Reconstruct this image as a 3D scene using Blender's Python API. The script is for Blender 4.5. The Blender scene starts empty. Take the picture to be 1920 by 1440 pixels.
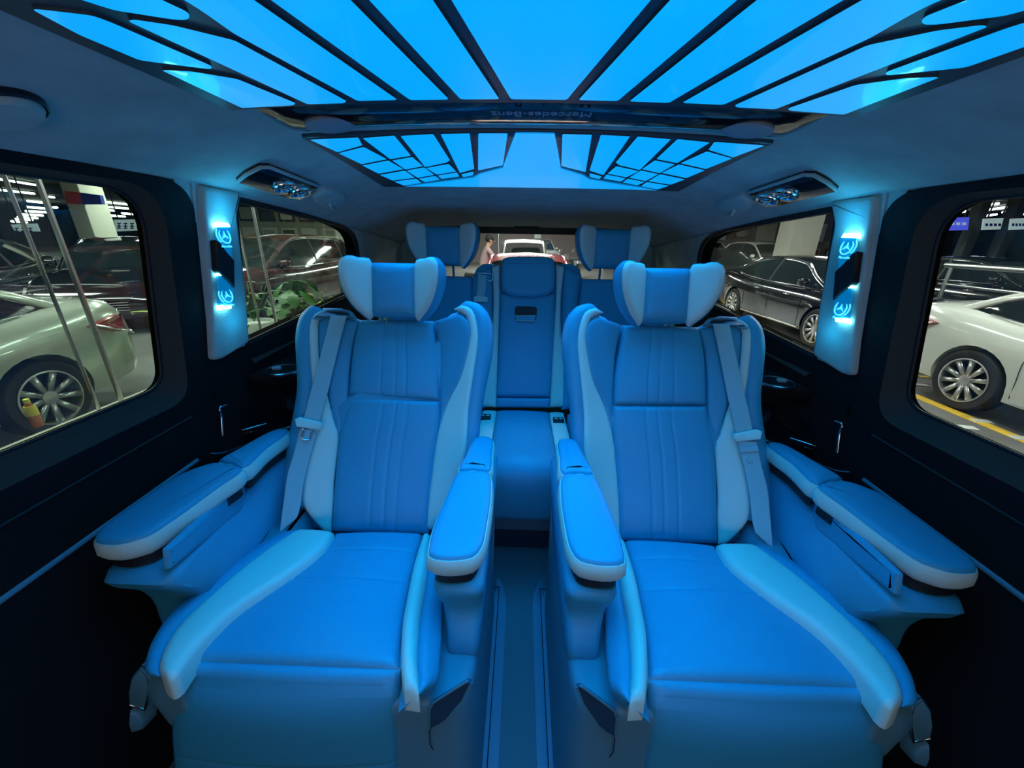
import bpy, bmesh, math, random
from mathutils import Vector as V, Matrix
from mathutils.geometry import tessellate_polygon
random.seed(7)
SC = bpy.context.scene
COL = SC.collection
# ------------------------------------------------------------------ camera
F = 720.0
CAM = V((-.018, 0, 1.15))
def cam_axes(yaw, pitch, roll):
    y, p, r = (math.radians(a) for a in (yaw, pitch, roll))
    f = V((-math.sin(y)*math.cos(p), math.cos(y)*math.cos(p), -math.sin(p)))
    ri = V((math.cos(y), math.sin(y), 0)); up = ri.cross(f)
    return ri*math.cos(r)+up*math.sin(r), up*math.cos(r)-ri*math.sin(r), f
CR, CU, CF = cam_axes(1.2, 21.0, 1.0)
cd = bpy.data.cameras.new('camera'); cam = bpy.data.objects.new('camera', cd); COL.objects.link(cam)
m = Matrix((CR, CU, -CF)).transposed().to_4x4(); m.translation = CAM; cam.matrix_world = m
cd.sensor_width = 36; cd.lens = 36*F/1920; cd.clip_start = .01; cd.clip_end = 200
SC.camera = cam
# ------------------------------------------------------------------ world, light, exposure
w = bpy.data.worlds.new('world'); SC.world = w; w.use_nodes = True
bg = w.node_tree.nodes['Background']; bg.inputs[0].default_value = (.85, .87, .9, 1); bg.inputs[1].default_value = .25
SC.view_settings.view_transform = 'Standard'; SC.view_settings.look = 'None'
SC.view_settings.gamma = 1; SC.view_settings.exposure = 0; SC.view_settings.use_curve_mapping = False
ROOF_GLOW = (.0, .40, 1.0); ROOF_POWER = 1.0; ROOF_DOWN = 9.0
def area(name, loc, size, col, power, direction=(0, 0, -1), shape='RECTANGLE'):
    l = bpy.data.lights.new(name, 'AREA'); l.shape = shape; l.size = size[0]; l.size_y = size[1]; l.color = col; l.energy = power
    o = bpy.data.objects.new(name, l); COL.objects.link(o); o.location = loc
    o.rotation_euler = V(direction).to_track_quat('-Z', 'Y').to_euler(); return o
G = -.45          # ground outside the van
# garage lighting above the parking lanes (the hall's lamps)
for (x, y, e) in ((-4.6, 2.5, 60), (-4.8, 7, 60), (4.3, 3.0, 55), (4.3, 8, 55), (-8, 4.5, 70), (-9, 11, 90), (9, 6, 70), (9, 12, 90), (0, 7.5, 60), (0, 14, 230), (0, 20, 260)):
    area('hall_lamp', (x, y, 2.72), (2.6, .5), (.95, 1.0, .93), e*2.3)
# added fill light behind the camera, standing in for light from the windscreen
area('front_fill_light', (0, -1.1, .85), (1.2, .5), (1.0, .93, .88), 2.3, (0, 1, -.25))

# ------------------------------------------------------------------ helpers
ORG = {}
def ray(px, py): return (px-960)*CR+(720-py)*CU+F*CF
def hit(px, py, f, t0=.02, t1=40.):
    """walk a line of sight until the implicit surface f changes sign"""
    d = ray(px, py).normalized(); n = 260; a = t0; fa = f(CAM+d*a)
    for i in range(1, n+1):
        b = t0+(t1-t0)*(i/n)**2; fb = f(CAM+d*b)
        if fa*fb <= 0:
            for _ in range(26):
                c = (a+b)/2; fc = f(CAM+d*c)
                if fa*fc <= 0: b = c
                else: a, fa = c, fc
            return CAM+d*a
        a, fa = b, fb
    raise ValueError('no hit %s %s' % (px, py))
def on_z(px, py, z): d = ray(px, py); return CAM+d*((z-CAM.z)/d.z)
def on_y(px, py, y): d = ray(px, py); return CAM+d*((y-CAM.y)/d.y)
def on_x(px, py, x): d = ray(px, py); return CAM+d*((x-CAM.x)/d.x)

def mat(name, col, rough=.5, metal=0., bump=0., bscale=400., coat=0., emit=None, es=1., spec=.5, var=0., alpha=None):
    m = bpy.data.materials.new(name); m.use_nodes = True; nt = m.node_tree; b = nt.nodes['Principled BSDF']
    b.inputs['Base Color'].default_value = (*col, 1); b.inputs['Roughness'].default_value = rough
    b.inputs['Metallic'].default_value = metal; b.inputs['Coat Weight'].default_value = coat
    b.inputs['Specular IOR Level'].default_value = spec
    if emit:
        b.inputs['Emission Color'].default_value = (*emit, 1); b.inputs['Emission Strength'].default_value = es
    tc = nt.nodes.new('ShaderNodeTexCoord')
    if bump:
        n = nt.nodes.new('ShaderNodeTexNoise'); n.inputs['Scale'].default_value = bscale; n.inputs['Detail'].default_value = 4
        bp = nt.nodes.new('ShaderNodeBump'); bp.inputs['Strength'].default_value = bump; bp.inputs['Distance'].default_value = .002
        nt.links.new(tc.outputs['Object'], n.inputs['Vector']); nt.links.new(n.outputs[0], bp.inputs['Height'])
        nt.links.new(bp.outputs[0], b.inputs['Normal'])
    if var:
        n = nt.nodes.new('ShaderNodeTexNoise'); n.inputs['Scale'].default_value = bscale/20; n.inputs['Detail'].default_value = 5
        r = nt.nodes.new('ShaderNodeValToRGB')
        r.color_ramp.elements[0].position = .3; r.color_ramp.elements[1].position = .7
        r.color_ramp.elements[0].color = (*[c*(1-var) for c in col], 1); r.color_ramp.elements[1].color = (*[min(1, c*(1+var)) for c in col], 1)
        nt.links.new(tc.outputs['Object'], n.inputs['Vector']); nt.links.new(n.outputs[0], r.inputs[0]); nt.links.new(r.outputs[0], b.inputs['Base Color'])
    return m
def glass(name, tint, refl=.06):
    m = bpy.data.materials.new(name); m.use_nodes = True; nt = m.node_tree; nt.nodes.clear()
    o = nt.nodes.new('ShaderNodeOutputMaterial'); mx = nt.nodes.new('ShaderNodeMixShader')
    t = nt.nodes.new('ShaderNodeBsdfTransparent'); g = nt.nodes.new('ShaderNodeBsdfGlossy'); lw = nt.nodes.new('ShaderNodeLayerWeight'); lw.inputs[0].default_value = .5
    pw = nt.nodes.new('ShaderNodeMath'); pw.operation = 'POWER'; pw.inputs[1].default_value = 4; nt.links.new(lw.outputs['Facing'], pw.inputs[0])
    fr = nt.nodes.new('ShaderNodeMath'); fr.operation = 'MULTIPLY_ADD'; fr.inputs[1].default_value = .35; fr.inputs[2].default_value = refl*.5; nt.links.new(pw.outputs[0], fr.inputs[0]); t.inputs[0].default_value = (*tint, 1); g.inputs['Roughness'].default_value = .02
    nt.links.new(fr.outputs[0], mx.inputs[0]); nt.links.new(t.outputs[0], mx.inputs[1]); nt.links.new(g.outputs[0], mx.inputs[2]); nt.links.new(mx.outputs[0], o.inputs[0])
    return m
BLUE = mat('blue leather', (.045, .35, .55), .42, bump=.25, bscale=900, coat=.0)
PALE = mat('pale grey leather', (.62, .76, .72), .45, bump=.25, bscale=900)
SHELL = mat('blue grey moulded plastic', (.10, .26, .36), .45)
BLACK = mat('black trim plastic', (.008, .009, .013), .5)
MATTE = mat('matte black', (.004, .004, .005), .95, spec=.05)
SOFTBLACK = mat('soft black door trim', (.009, .009, .011), .8, spec=.25, bump=.3, bscale=700)
GLOSS = mat('gloss black lacquer', (.012, .013, .02), .12, coat=.5)
CHROME = mat('chrome', (.8, .82, .85), .12, 1.)
SUEDE = mat('grey suede lining', (.50, .56, .54), .95, bump=.5, bscale=250, var=.12, spec=.1)
BELT = mat('pale woven belt', (.36, .58, .64), .7, bump=.6, bscale=1200)
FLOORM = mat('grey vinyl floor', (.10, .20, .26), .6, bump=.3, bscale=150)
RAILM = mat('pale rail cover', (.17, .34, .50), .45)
GLOW = mat('glowing blue roof pane', (.02, .1, .2), .35, emit=ROOF_GLOW, es=ROOF_POWER, coat=.3)
ROOFBAR = mat('dark roof lamp frame', (.05, .09, .13), .35)
nt = GLOW.node_tree; lw = nt.nodes.new('ShaderNodeLayerWeight'); lw.inputs[0].default_value = .5
mr = nt.nodes.new('ShaderNodeMapRange'); mr.interpolation_type = 'SMOOTHSTEP'   # added boost: panes emit more straight down, to brighten the seats
for i_, v_ in ((1, .0), (2, .42), (3, ROOF_DOWN), (4, 1.0)): mr.inputs[i_].default_value = v_
nt.links.new(lw.outputs['Facing'], mr.inputs[0]); nt.links.new(mr.outputs[0], nt.nodes['Principled BSDF'].inputs['Emission Strength'])
POCK = mat('dark blue recess', (.01, .05, .11), .6)
SILL = mat('window-lit soft sill', (.06, .057, .053), .85, bump=.3, bscale=700, spec=.2)  # soft trim lightened: outside light on the sills put into the colour
SPKM = mat('grey speaker mesh', (.38, .42, .48), .7, bump=.6, bscale=900)
WGLASS = glass('window glass', (.93, .96, .94)); HALLGLASS = glass('partition glass', (.86, .93, .88))
CYAN = mat('cyan led strip', (.5, .9, 1), .4, emit=(.18, .85, 1.0), es=14)
ETCH = mat('lit etched mark', (.4, .9, 1), .4, emit=(.08, .72, .95), es=1.1)
ACRYL = mat('lit acrylic plate', (.02, .22, .42), .15, emit=(.0, .22, .55), es=.55, coat=.5)

def tag(o, label=None, cat=None, group=None, kind=None):
    if label: o['label'] = label
    if cat: o['category'] = cat
    if group: o['group'] = group
    if kind: o['kind'] = kind
    return o
def thing(name, loc, label, cat, group=None, rz=0.):
    o = bpy.data.objects.new(name, None); o.empty_display_size = .05; COL.objects.link(o); o.location = loc; o.rotation_euler.z = rz
    ORG[o.name] = V(loc); return tag(o, label, cat, group)
def mk(name, vs, fs, material, parent=None, smooth=True, org=None, sx=1, label=None, kind=None, auto=None):
    if org is None: org = ORG.get(parent.name, V((0, 0, 0))) if parent else V((0, 0, 0))
    me = bpy.data.meshes.new(name)
    me.from_pydata([(p[0]*sx-org[0], p[1]-org[1], p[2]-org[2]) for p in vs], [], fs); me.update()
    bm = bmesh.new(); bm.from_mesh(me); bmesh.ops.remove_doubles(bm, verts=bm.verts, dist=1e-6)
    bmesh.ops.recalc_face_normals(bm, faces=bm.faces)
    for f in bm.faces: f.smooth = smooth
    if auto:
        for e in bm.edges:
            if len(e.link_faces) == 2 and e.calc_face_angle(0) > math.radians(auto): e.smooth = False
    bm.to_mesh(me); bm.free()
    me.materials.append(material)
    o = bpy.data.objects.new(name, me); COL.objects.link(o)
    if parent: o.parent = parent; ORG[o.name] = org
    else: ORG[o.name] = V((0, 0, 0))
    if label: o['label'] = label
    if kind: o['kind'] = kind
    return o
def struct(o): o['kind'] = 'structure'; return o
def crv(pts, n, closed=False):
    """catmull-rom through pts, n+1 samples evenly spaced by arc length (n samples when closed)"""
    pts = [V(p) for p in pts]; k = len(pts); dense = []
    segs = k if closed else k-1
    for i in range(segs):
        if closed: a, b, c, d = pts[(i-1) % k], pts[i], pts[(i+1) % k], pts[(i+2) % k]
        else: a, b, c, d = pts[max(i-1, 0)], pts[i], pts[i+1], pts[min(i+2, k-1)]
        for j in range(16):
            t = j/16; dense.append(.5*((2*b)+(c-a)*t+(2*a-5*b+4*c-d)*t*t+(3*b-a-3*c+d)*t**3))
    dense.append(pts[0].copy() if closed else pts[-1])
    L = [0.]
    for i in range(1, len(dense)): L.append(L[-1]+(dense[i]-dense[i-1]).length)
    out = []; j = 0
    ts = n if isinstance(n, list) else [i/n for i in range(n if closed else n+1)]
    for t in ts:
        s = t*L[-1]
        while j < len(L)-2 and L[j+1] < s: j += 1
        u = (s-L[j])/max(L[j+1]-L[j], 1e-9); out.append(dense[j].lerp(dense[j+1], min(max(u, 0), 1)))
    return out
def rnd(d, r):
    if d >= r: return 1.
    return math.sqrt(max(0, 1-(1-d/r)**2))
def strip(name, L, R, material, parent, puff=.008, bulge=0., depth=.03, r=.014, up=(0, -1, .3), nt=26, grooves=(), sx=1, label=None, ends=True, rows=()):
    """upholstered panel between two edge curves: rolled edges, optional sewn channels, solid behind"""
    ts = sorted(set([0, .015, .04, .08]+[i/nt for i in range(nt+1)]+[.92, .96, .985, 1]))
    ss = sorted(set([0, .03, .08, .15, .25, .35, .5, .65, .75, .85, .92, .97, 1]+[g+d for g in grooves for d in (-.03, -.015, 0, .015, .03)]))
    ts = sorted(set(ts+[g+d for g in rows for d in (-.02, -.01, 0, .01, .02)]))
    A = crv(L, ts); B = crv(R, ts); up = V(up).normalized(); n = len(ts); k = len(ss); LT = (A[-1]-A[0]).length
    vs = []; back = []
    for i in range(n):
        T = (A[min(i+1, n-1)]+B[min(i+1, n-1)]-A[max(i-1, 0)]-B[max(i-1, 0)]); W = B[i]-A[i]; N = W.cross(T)
        N = N.normalized() if N.length > 1e-9 else up
        if N.dot(up) < 0: N = -N
        wl = W.length
        for s in ss:
            p = A[i].lerp(B[i], s); ds = min(s, 1-s)*wl; dt = min(ts[i], 1-ts[i])*LT if ends else r
            h = puff*rnd(ds, r)*rnd(dt, r)+bulge*4*s*(1-s)*min(1, 4*min(ts[i], 1-ts[i])+.3)
            for g in grooves: h -= .0024*math.exp(-((s-g)*wl/.0028)**2)
            for g in rows: h -= .003*math.exp(-((ts[i]-g)*LT/.003)**2)
            vs.append(p+N*h)
            if s in (0, 1) or i in (0, n-1): back.append((i*k+ss.index(s), p-N*depth))
    fs = [(i*k+j, i*k+j+1, (i+1)*k+j+1, (i+1)*k+j) for i in range(n-1) for j in range(k-1)]
    ring = [j for j in range(k)]+[i*k+k-1 for i in range(1, n)]+[(n-1)*k+j for j in range(k-2, -1, -1)]+[i*k for i in range(n-2, 0, -1)]
    bd = dict(back); base = len(vs); 
    for q in ring: vs.append(bd[q])
    for a in range(len(ring)):
        b = (a+1) % len(ring); fs.append((ring[a], ring[b], base+b, base+a))
    return mk(name, vs, fs, material, parent, sx=sx, label=label, auto=70)
def slab(name, pts, material, parent, prof, up=(0, 0, 1), sx=1, n=None, label=None, smooth=True, auto=50, org=None, kind=None, cin=False):
    """closed outline swept through (inset, height) steps; caps both ends"""
    P = crv(pts, n, True) if n else [V(p) for p in pts]
    up = V(up).normalized(); k = len(P); area2 = V((0, 0, 0))
    for i in range(k): area2 += P[i].cross(P[(i+1) % k])
    sg = 1 if area2.dot(up) > 0 else -1
    ins = []
    for i in range(k):
        a = (P[i]-P[i-1]); b = (P[(i+1) % k]-P[i])
        na = up.cross(a).normalized()*sg; nb = up.cross(b).normalized()*sg; q = (na+nb)
        q = q/max(q.length_squared/2, .35) if q.length > 1e-6 else na
        ins.append(q)
    if cin:
        cc = sum(P, V((0, 0, 0)))/k; mean = sum((p-cc).length for p in P)/k
        ins = [(cc-P[i])/mean for i in range(k)]
    vs = []
    for d, h in prof: vs += [P[i]+ins[i]*d+up*h for i in range(k)]
    fs = [(a*k+i, a*k+(i+1) % k, (a+1)*k+(i+1) % k, (a+1)*k+i) for a in range(len(prof)-1) for i in range(k)]
    fs += [tuple(range(k)), tuple((len(prof)-1)*k+i for i in range(k))]
    return mk(name, vs, fs, material, parent, smooth, org, sx, label, kind, auto)
def rprof(t, r=.004, top=0.):
    return [(r*.3, -t), (0, -t+r*.3), (0, -r), (r*.3, -r*.3), (r, 0)] if not top else [(0, -t), (0, -r), (r*.3, -r*.3), (r, 0), (r*3, top)]
def box(name, a, b, material, parent=None, r=.006, sx=1, org=None, label=None, kind=None):
    bm = bmesh.new(); bmesh.ops.create_cube(bm, size=1)
    for v in bm.verts: v.co = V([a[i]+(b[i]-a[i])*(v.co[i]+.5) for i in range(3)])
    if r: bmesh.ops.bevel(bm, geom=list(bm.edges), offset=r, segments=3, profile=.5, affect='EDGES')
    bm.verts.index_update(); vs = [v.co.copy() for v in bm.verts]; fs = [[v.index for v in f.verts] for f in bm.faces]; bm.free()
    return mk(name, vs, fs, material, parent, True, org, sx, label, kind, 40)
def tube(name, pts, rad, material, parent=None, closed=False, seg=8, n=None, sx=1, label=None, org=None, flat=1., kind=None):
    P = crv(pts, n, closed) if n else [V(p) for p in pts]; k = len(P); vs = []; fs = []
    rs = rad if isinstance(rad, (list, tuple)) else [rad]*k; ref = None
    for i in range(k):
        T = (P[(i+1) % k]-P[i-1]) if closed or 0 < i < k-1 else (P[1]-P[0] if i == 0 else P[-1]-P[-2])
        T.normalize(); ref = ref or (V((0, 0, 1)) if abs(T.z) < .9 else V((1, 0, 0)))
        A = (ref-T*ref.dot(T)).normalized(); ref = A; B = T.cross(A)
        for j in range(seg):
            a = 2*math.pi*j/seg; vs.append(P[i]+(A*math.cos(a)*flat+B*math.sin(a))*rs[i])
    m = k if closed else k-1
    for i in range(m):
        for j in range(seg): fs.append((i*seg+j, i*seg+(j+1) % seg, ((i+1) % k)*seg+(j+1) % seg, ((i+1) % k)*seg+j))
    if not closed: fs += [tuple(range(seg)), tuple((k-1)*seg+j for j in range(seg))]
    return mk(name, vs, fs, material, parent, True, org, sx, label, kind, 60)
def lathe(name, c, axis, prof, material, parent=None, seg=24, sx=1, org=None, label=None, kind=None, sc=(1, 1), caps=True):
    """prof: (radius, height along axis)"""
    ax = V(axis).normalized(); q = ax.to_track_quat('Z', 'Y'); U = q @ V((1, 0, 0)); W = q @ V((0, 1, 0)); vs = []; fs = []; c = V(c)
    for r, h in prof:
        for j in range(seg):
            a = 2*math.pi*j/seg; vs.append(c+ax*h+(U*math.cos(a)*sc[0]+W*math.sin(a)*sc[1])*r)
    for i in range(len(prof)-1):
        for j in range(seg): fs.append((i*seg+j, i*seg+(j+1) % seg, (i+1)*seg+(j+1) % seg, (i+1)*seg+j))
    if caps: fs += [tuple(range(seg)), tuple((len(prof)-1)*seg+j for j in range(seg))]
    return mk(name, vs, fs, material, parent, True, org, sx, label, kind, 45)
def plate(name, outer, holes, fmap, thick, material, parent=None, sx=1, label=None):
    """flat polygon with holes in (a,b) mapped by fmap(a,b,d) -> 3D, solid of given thickness"""
    loops = [outer]+list(holes); tris = tessellate_polygon([[V((a, b, 0)) for a, b in lp] for lp in loops])
    flat = [p for lp in loops for p in lp]; n = len(flat)
    vs = [fmap(a, b, 0) for a, b in flat]+[fmap(a, b, thick) for a, b in flat]
    fs = [tuple(t) for t in tris]+[tuple(i+n for i in reversed(t)) for t in tris]; s = 0
    for lp in loops:
        k = len(lp); fs += [(s+i, s+(i+1) % k, n+s+(i+1) % k, n+s+i) for i in range(k)]; s += k
    return mk(name, vs, fs, material, parent, False, None, sx, label)
def rpoly(pts, rads, seg=6):
    """polygon with rounded corners (2D)"""
    out = []; k = len(pts)
    if not isinstance(rads, (list, tuple)): rads = [rads]*k
    for i in range(k):
        p = V((*pts[i], 0)); a = V((*pts[i-1], 0)); b = V((*pts[(i+1) % k], 0)); r = rads[i]
        da = (a-p); db = (b-p); r = min(r, da.length*.49, db.length*.49)
        if r < 1e-5: out.append((p.x, p.y)); continue
        A = p+da.normalized()*r; B = p+db.normalized()*r
        for j in range(seg+1):
            t = j/seg; q = A*(1-t)**2+p*2*t*(1-t)+B*t*t; out.append((q.x, q.y))
    return out
def text(name, s, size, matx, material, parent=None, ext=.0004):
    cu = bpy.data.curves.new(name, 'FONT'); cu.body = s; cu.size = size; cu.align_x = 'CENTER'; cu.align_y = 'CENTER'; cu.extrude = ext
    o = bpy.data.objects.new(name+'_curve', cu); COL.objects.link(o); dg = bpy.context.evaluated_depsgraph_get()
    me = bpy.data.meshes.new_from_object(o.evaluated_get(dg)); bpy.data.objects.remove(o)
    me.materials.clear(); me.materials.append(material)
    o = bpy.data.objects.new(name, me); COL.objects.link(o)
    if parent:
        o.parent = parent; mm = matx.copy(); mm.translation = mm.translation-ORG.get(parent.name, V((0, 0, 0))); o.matrix_local = mm
    else: o.matrix_world = matx
    return o
def frame(o, x, y):
    x = V(x).normalized(); z = x.cross(V(y)).normalized(); y = z.cross(x)
    m = Matrix((x, y, z)).transposed().to_4x4(); m.translation = V(o); return m

# ================================================================== STRUCTURE OF THE CABIN
def zc(y):
    pts = [(-2, 1.335), (.85, 1.335), (1.1, 1.318), (1.45, 1.286), (1.9, 1.245), (2.5, 1.19)]
    for (a, za), (b, zb) in zip(pts, pts[1:]):
        if y <= b: t = max(0, (y-a)/(b-a)); return za+(zb-za)*t
    return pts[-1][1]
CROWN = .014
def zr(x, y):
    u = max(0, (abs(x)-.46)/.26); return zc(y)-.085*u**1.25+CROWN*max(0, 1-(x/.46)**2)*min(1, max(0, (1.56-y)/.6))
ROOF = lambda p: p.z-zr(p.x, p.y)
wx = lambda z: .785-(z-.80)*.14 if z > .8 else min(.80, .785+(.8-z)*.12)
ys = [-1.25+i*.1 for i in range(38)]; xs = [-.742, -.72, -.68, -.62, -.56, -.50, -.46]+[-.4+.1*i for i in range(9)]+[.46, .50, .56, .62, .68, .72, .742]
vs = [V((x, y, zr(x, y)+.0)) for y in ys for x in xs]; k = len(xs); n0 = len(vs)
vs += [V((x, y, zr(x, y)+.04)) for y in ys for x in xs]
fs = [(i*k+j, i*k+j+1, (i+1)*k+j+1, (i+1)*k+j) for i in range(len(ys)-1) for j in range(k-1)]
fs += [tuple(n0+q for q in f) for f in fs]
rg = list(range(k))+[i*k+k-1 for i in range(1, len(ys))]+[(len(ys)-1)*k+j for j in range(k-2, -1, -1)]+[i*k for i in range(len(ys)-2, 0, -1)]
fs += [(rg[i], rg[(i+1) % len(rg)], n0+rg[(i+1) % len(rg)], n0+rg[i]) for i in range(len(rg))]
ceiling = struct(mk('ceiling', vs, fs, SUEDE))
floor = struct(box('floor', (-.84, -1.25, -.06), (.84, 2.46, 0), FLOORM, r=0))

WB = .824
WIN = rpoly([(-.55, WB), (.780, WB), (.806, 1.222), (-.55, 1.236)], [.02, .045, .08, .02], 8)
WIN_IN = rpoly([(-.57, WB-.040), (.806, WB-.040), (.818, 1.230), (-.57, 1.242)], [.02, .055, .085, .02], 8)
FRAME_OUT = rpoly([(-1.25, .745), (.872, .745), (.896, 1.243), (.2, 1.262), (-1.25, 1.262)], [0, .0, .075, .1, 0], 8)
QWIN = rpoly([(1.012, .858), (1.80, .905), (1.775, 1.14), (1.60, 1.185), (1.02, 1.226)], [.01, .04, .09, .14, .03], 6)
rscale = lambda a, b, t: [(p[0]+(q[0]-p[0])*t, p[1]+(q[1]-p[1])*t) for p, q in zip(a, b)]
WALLS = {}
for s, side in ((-1, 'left'), (1, 'right')):
    fm = lambda y, z, d: V((wx(z)+d, y, z))
    low = lambda y, z, d: V((wx(z)+d, y, z))
    wl = struct(plate('wall_'+side, [(-1.25, -.02), (2.45, -.02), (2.45, .55), (-1.25, .55)], [], low, .04, SOFTBLACK, sx=s))
    WALLS[s] = wl
    mk_ = plate('lower_panel', [(-1.25, .55), (2.45, .55), (2.45, .80), (.88, .80), (.88, .745), (-1.25, .745)], [], low, .04, SOFTBLACK, wl, sx=s)
    plate('window_surround', FRAME_OUT, [WIN_IN], fm, .02, SOFTBLACK, wl, sx=s)
    # deep sill that slopes from the pane into the cabin
    fl = []; A_ = [V((wx(z)+.0, y, z)) for y, z in WIN_IN]; B_ = [V((wx(z)+.008, y, z)) for y, z in rscale(WIN_IN, WIN, .25)]; C_ = [V((wx(z)+.034, y, z)) for y, z in WIN]; kk = len(WIN)
    mk('window_sill', A_+B_+C_, [(o_*kk+i, o_*kk+(i+1) % kk, (o_+1)*kk+(i+1) % kk, (o_+1)*kk+i) for o_ in (0, 1) for i in range(kk)], SILL, wl, sx=s)
    plate('outer_frame', [(-1.25, .745), (.89, .745), (.896, 1.262), (-1.25, 1.262)], [WIN], lambda y, z, d: V((wx(z)+.036+d, y, z)), .012, MATTE, wl, sx=s)
    sill = [V((wx(.80)-.006, -1.2, .795)), V((wx(.80)-.006, .80, .795)), V((wx(.85)+.045, .745, .852)), V((wx(.85)+.045, -1.2, .852))]
    tube('window_seal', [V((wx(z)+.034, y, z)) for y, z in WIN], .0035, BLACK, wl, closed=True, sx=s)
    # lining above belt line behind the sliding door
    qo = [p for p in QWIN]
    arch = [(.872, .85), (2.45, .85), (2.45, 1.262), (.894, 1.262), (.888, 1.10)]
    plate('lining', arch, [QWIN], fm, .012, SUEDE, wl, sx=s)
    plate('lining_corner', [(.905, 1.13), (.905, 1.262), (.845, 1.262)], [], lambda y, z, d: V((wx(z)+.003+d, y, z)), .004, SUEDE, wl, sx=s)
    plate('belt_panel', [(.87, .78), (2.45, .78), (2.45, .908), (1.80, .904), (1.012, .857), (.87, .857)], [], lambda y, z, d: V((wx(z)-.002+d, y, z)), .012, SOFTBLACK, wl, sx=s)
    plate('window_reveal', [(.94, .81), (2.0, .81), (2.0, 1.255), (.94, 1.255)], [QWIN], lambda y, z, d: V((wx(z)+.013+d, y, z)), .042, MATTE, wl, sx=s)
    plate('outer_skin', [(.87, .80), (.94, .80), (.94, 1.262), (.87, 1.262)], [], lambda y, z, d: V((wx(z)+.013+d, y, z)), .042, BLACK, wl, sx=s)
    plate('outer_skin', [(2.0, .80), (2.45, .80), (2.45, 1.262), (2.0, 1.262)], [], lambda y, z, d: V((wx(z)+.013+d, y, z)), .042, BLACK, wl, sx=s)
    tube('quarter_seal', [V((wx(z)+.004, y, z)) for y, z in QWIN], .009, BLACK, wl, closed=True, sx=s)
    plate('quarter_sill', [(1.03, .80), (1.95, .83), (1.95, .898), (1.80, .896), (1.012, .852), (1.0, .845)], [], lambda y, z, d: V((wx(.8)-.008+(z-.80)*.30+d, y, z)), .012, SILL, wl, sx=s)
    # sewn lines / ledges along the door
    for zz, rr, y1 in ((.735, .0035, .80), (.625, .006, .785)):
        tube('door_ledge', [V((wx(zz)-.002, -1.2, zz-.02)), V((wx(zz)-.002, 0, zz-.01)), V((wx(zz)-.002, y1, zz+.005))], rr, BLACK if zz > .7 else SHELL, wl, n=12, sx=s)
    g1 = struct(plate('window_%d' % (1 if s < 0 else 2), WIN, [], lambda y, z, d: V((wx(z)+.036+d, y, z)), .003, WGLASS, sx=s))
    g2 = struct(plate('window_%d' % (3 if s < 0 else 4), QWIN, [], lambda y, z, d: V((wx(z)+.036+d, y, z)), .003, WGLASS, sx=s))
    # padded cover of the pillar behind the sliding door
    pc = [(.872, .858), (.905, .852), (1.008, .868), (1.012, 1.0), (1.005, 1.19), (1.03, 1.242), (.908, 1.242), (.900, 1.19), (.888, 1.0)]
    struct(slab('trim_%d' % (1 if s < 0 else 2), [V((wx(z)-.0, y, z)) for y, z in rpoly(pc, .012, 3)], SUEDE, None, [(0, -.005), (0, .008), (.004, .013), (.010, .014)], up=(-1, 0, -.14), sx=s))
# back wall with tailgate window
RW = rpoly([(-.60, .86), (.60, .86), (.53, 1.165), (-.53, 1.165)], [.05, .05, .07, .07], 6)
RWO = rpoly([(-.66, .80), (.66, .80), (.60, 1.205), (-.60, 1.205)], [.06, .06, .09, .09], 6)
bw = struct(plate('wall_back', [(-.80, 0), (.80, 0), (.78, .80), (.72, 1.24), (-.72, 1.24), (-.78, .80)], [RW], lambda a, b, d: V((a, 2.42+d, b)), .05, SUEDE))
plate('window_surround', RWO, [RW], lambda a, b, d: V((a, 2.40+d, b)), .02, BLACK, bw)
box('high_brake_lamp', (-.07, 2.33, 1.196), (.07, 2.40, 1.212), BLACK, bw, r=.006)
struct(plate('window_5', RW, [], lambda a, b, d: V((a, 2.455+d, b)), .003, WGLASS))

# ================================================================== GLOWING ROOF PANELS
def roof_pts(pl): return [hit(x, y, ROOF) for x, y in pl]
def dark_sides(o):
    o.data.materials.append(ROOFBAR)
    for p in o.data.polygons:
        if abs(p.normal.z) < .7: p.material_index = 1
    return o
def pane(parent, pts, s, r=.006):
    """pts: (x,y) in roof plan, x<=0 side; rounded and lifted 4 mm under the frame"""
    q = rpoly(pts, r, 4); P = []
    for x, y in q: P.append(V((x, y, zr(x, y)-.010)))
    return dark_sides(slab('glowing_pane', P, GLOW, parent, [(0, .0045), (0, 0)], up=(0, 0, 1), sx=s, smooth=False))
def roofplan(pl):
    out = []
    for x, y in pl:
        p = hit(x, y, lambda p: p.z-(zr(p.x, p.y)-.011)); out.append((p.x, p.y))
    return out
front_lamp = thing('roof_light_panel', (0, .2, 1.33), 'large glowing blue roof panel of long slanting panes nearest the viewer', 'ceiling light')
pf = [(-.475, -1.0), (.475, -1.0), (.475, .70), (.455, .735), (-.455, .735), (-.475, .70)]
ye = lambda x: roofplan([(1000+x, 198+abs(x)*.02)])[0][1]
gy = [-.30+i*.15 for i in range(12)]; gx = [-.475+.05*i for i in range(20)]; YB = roofplan([(1003, 199)])[0][1]; YO = roofplan([(455, 210)])[0][1]
yb = lambda x: YB+(YO-YB)*(x/.47)**2
vs = []
for h in (.001, -.007):
    for i in range(13):
        for x in gx: y = .08+(yb(x)-.08)*i/12; vs.append(V((x, y, zr(x, y)+h)))
n0 = 13*20; nx = 20
fs = [(o_+i*nx+j, o_+i*nx+j+1, o_+(i+1)*nx+j+1, o_+(i+1)*nx+j) for o_ in (0, n0) for i in range(12) for j in range(nx-1)]
rg = list(range(nx))+[i*nx+nx-1 for i in range(1, 13)]+[12*nx+j for j in range(nx-2, -1, -1)]+[i*nx for i in range(11, 0, -1)]
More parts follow.
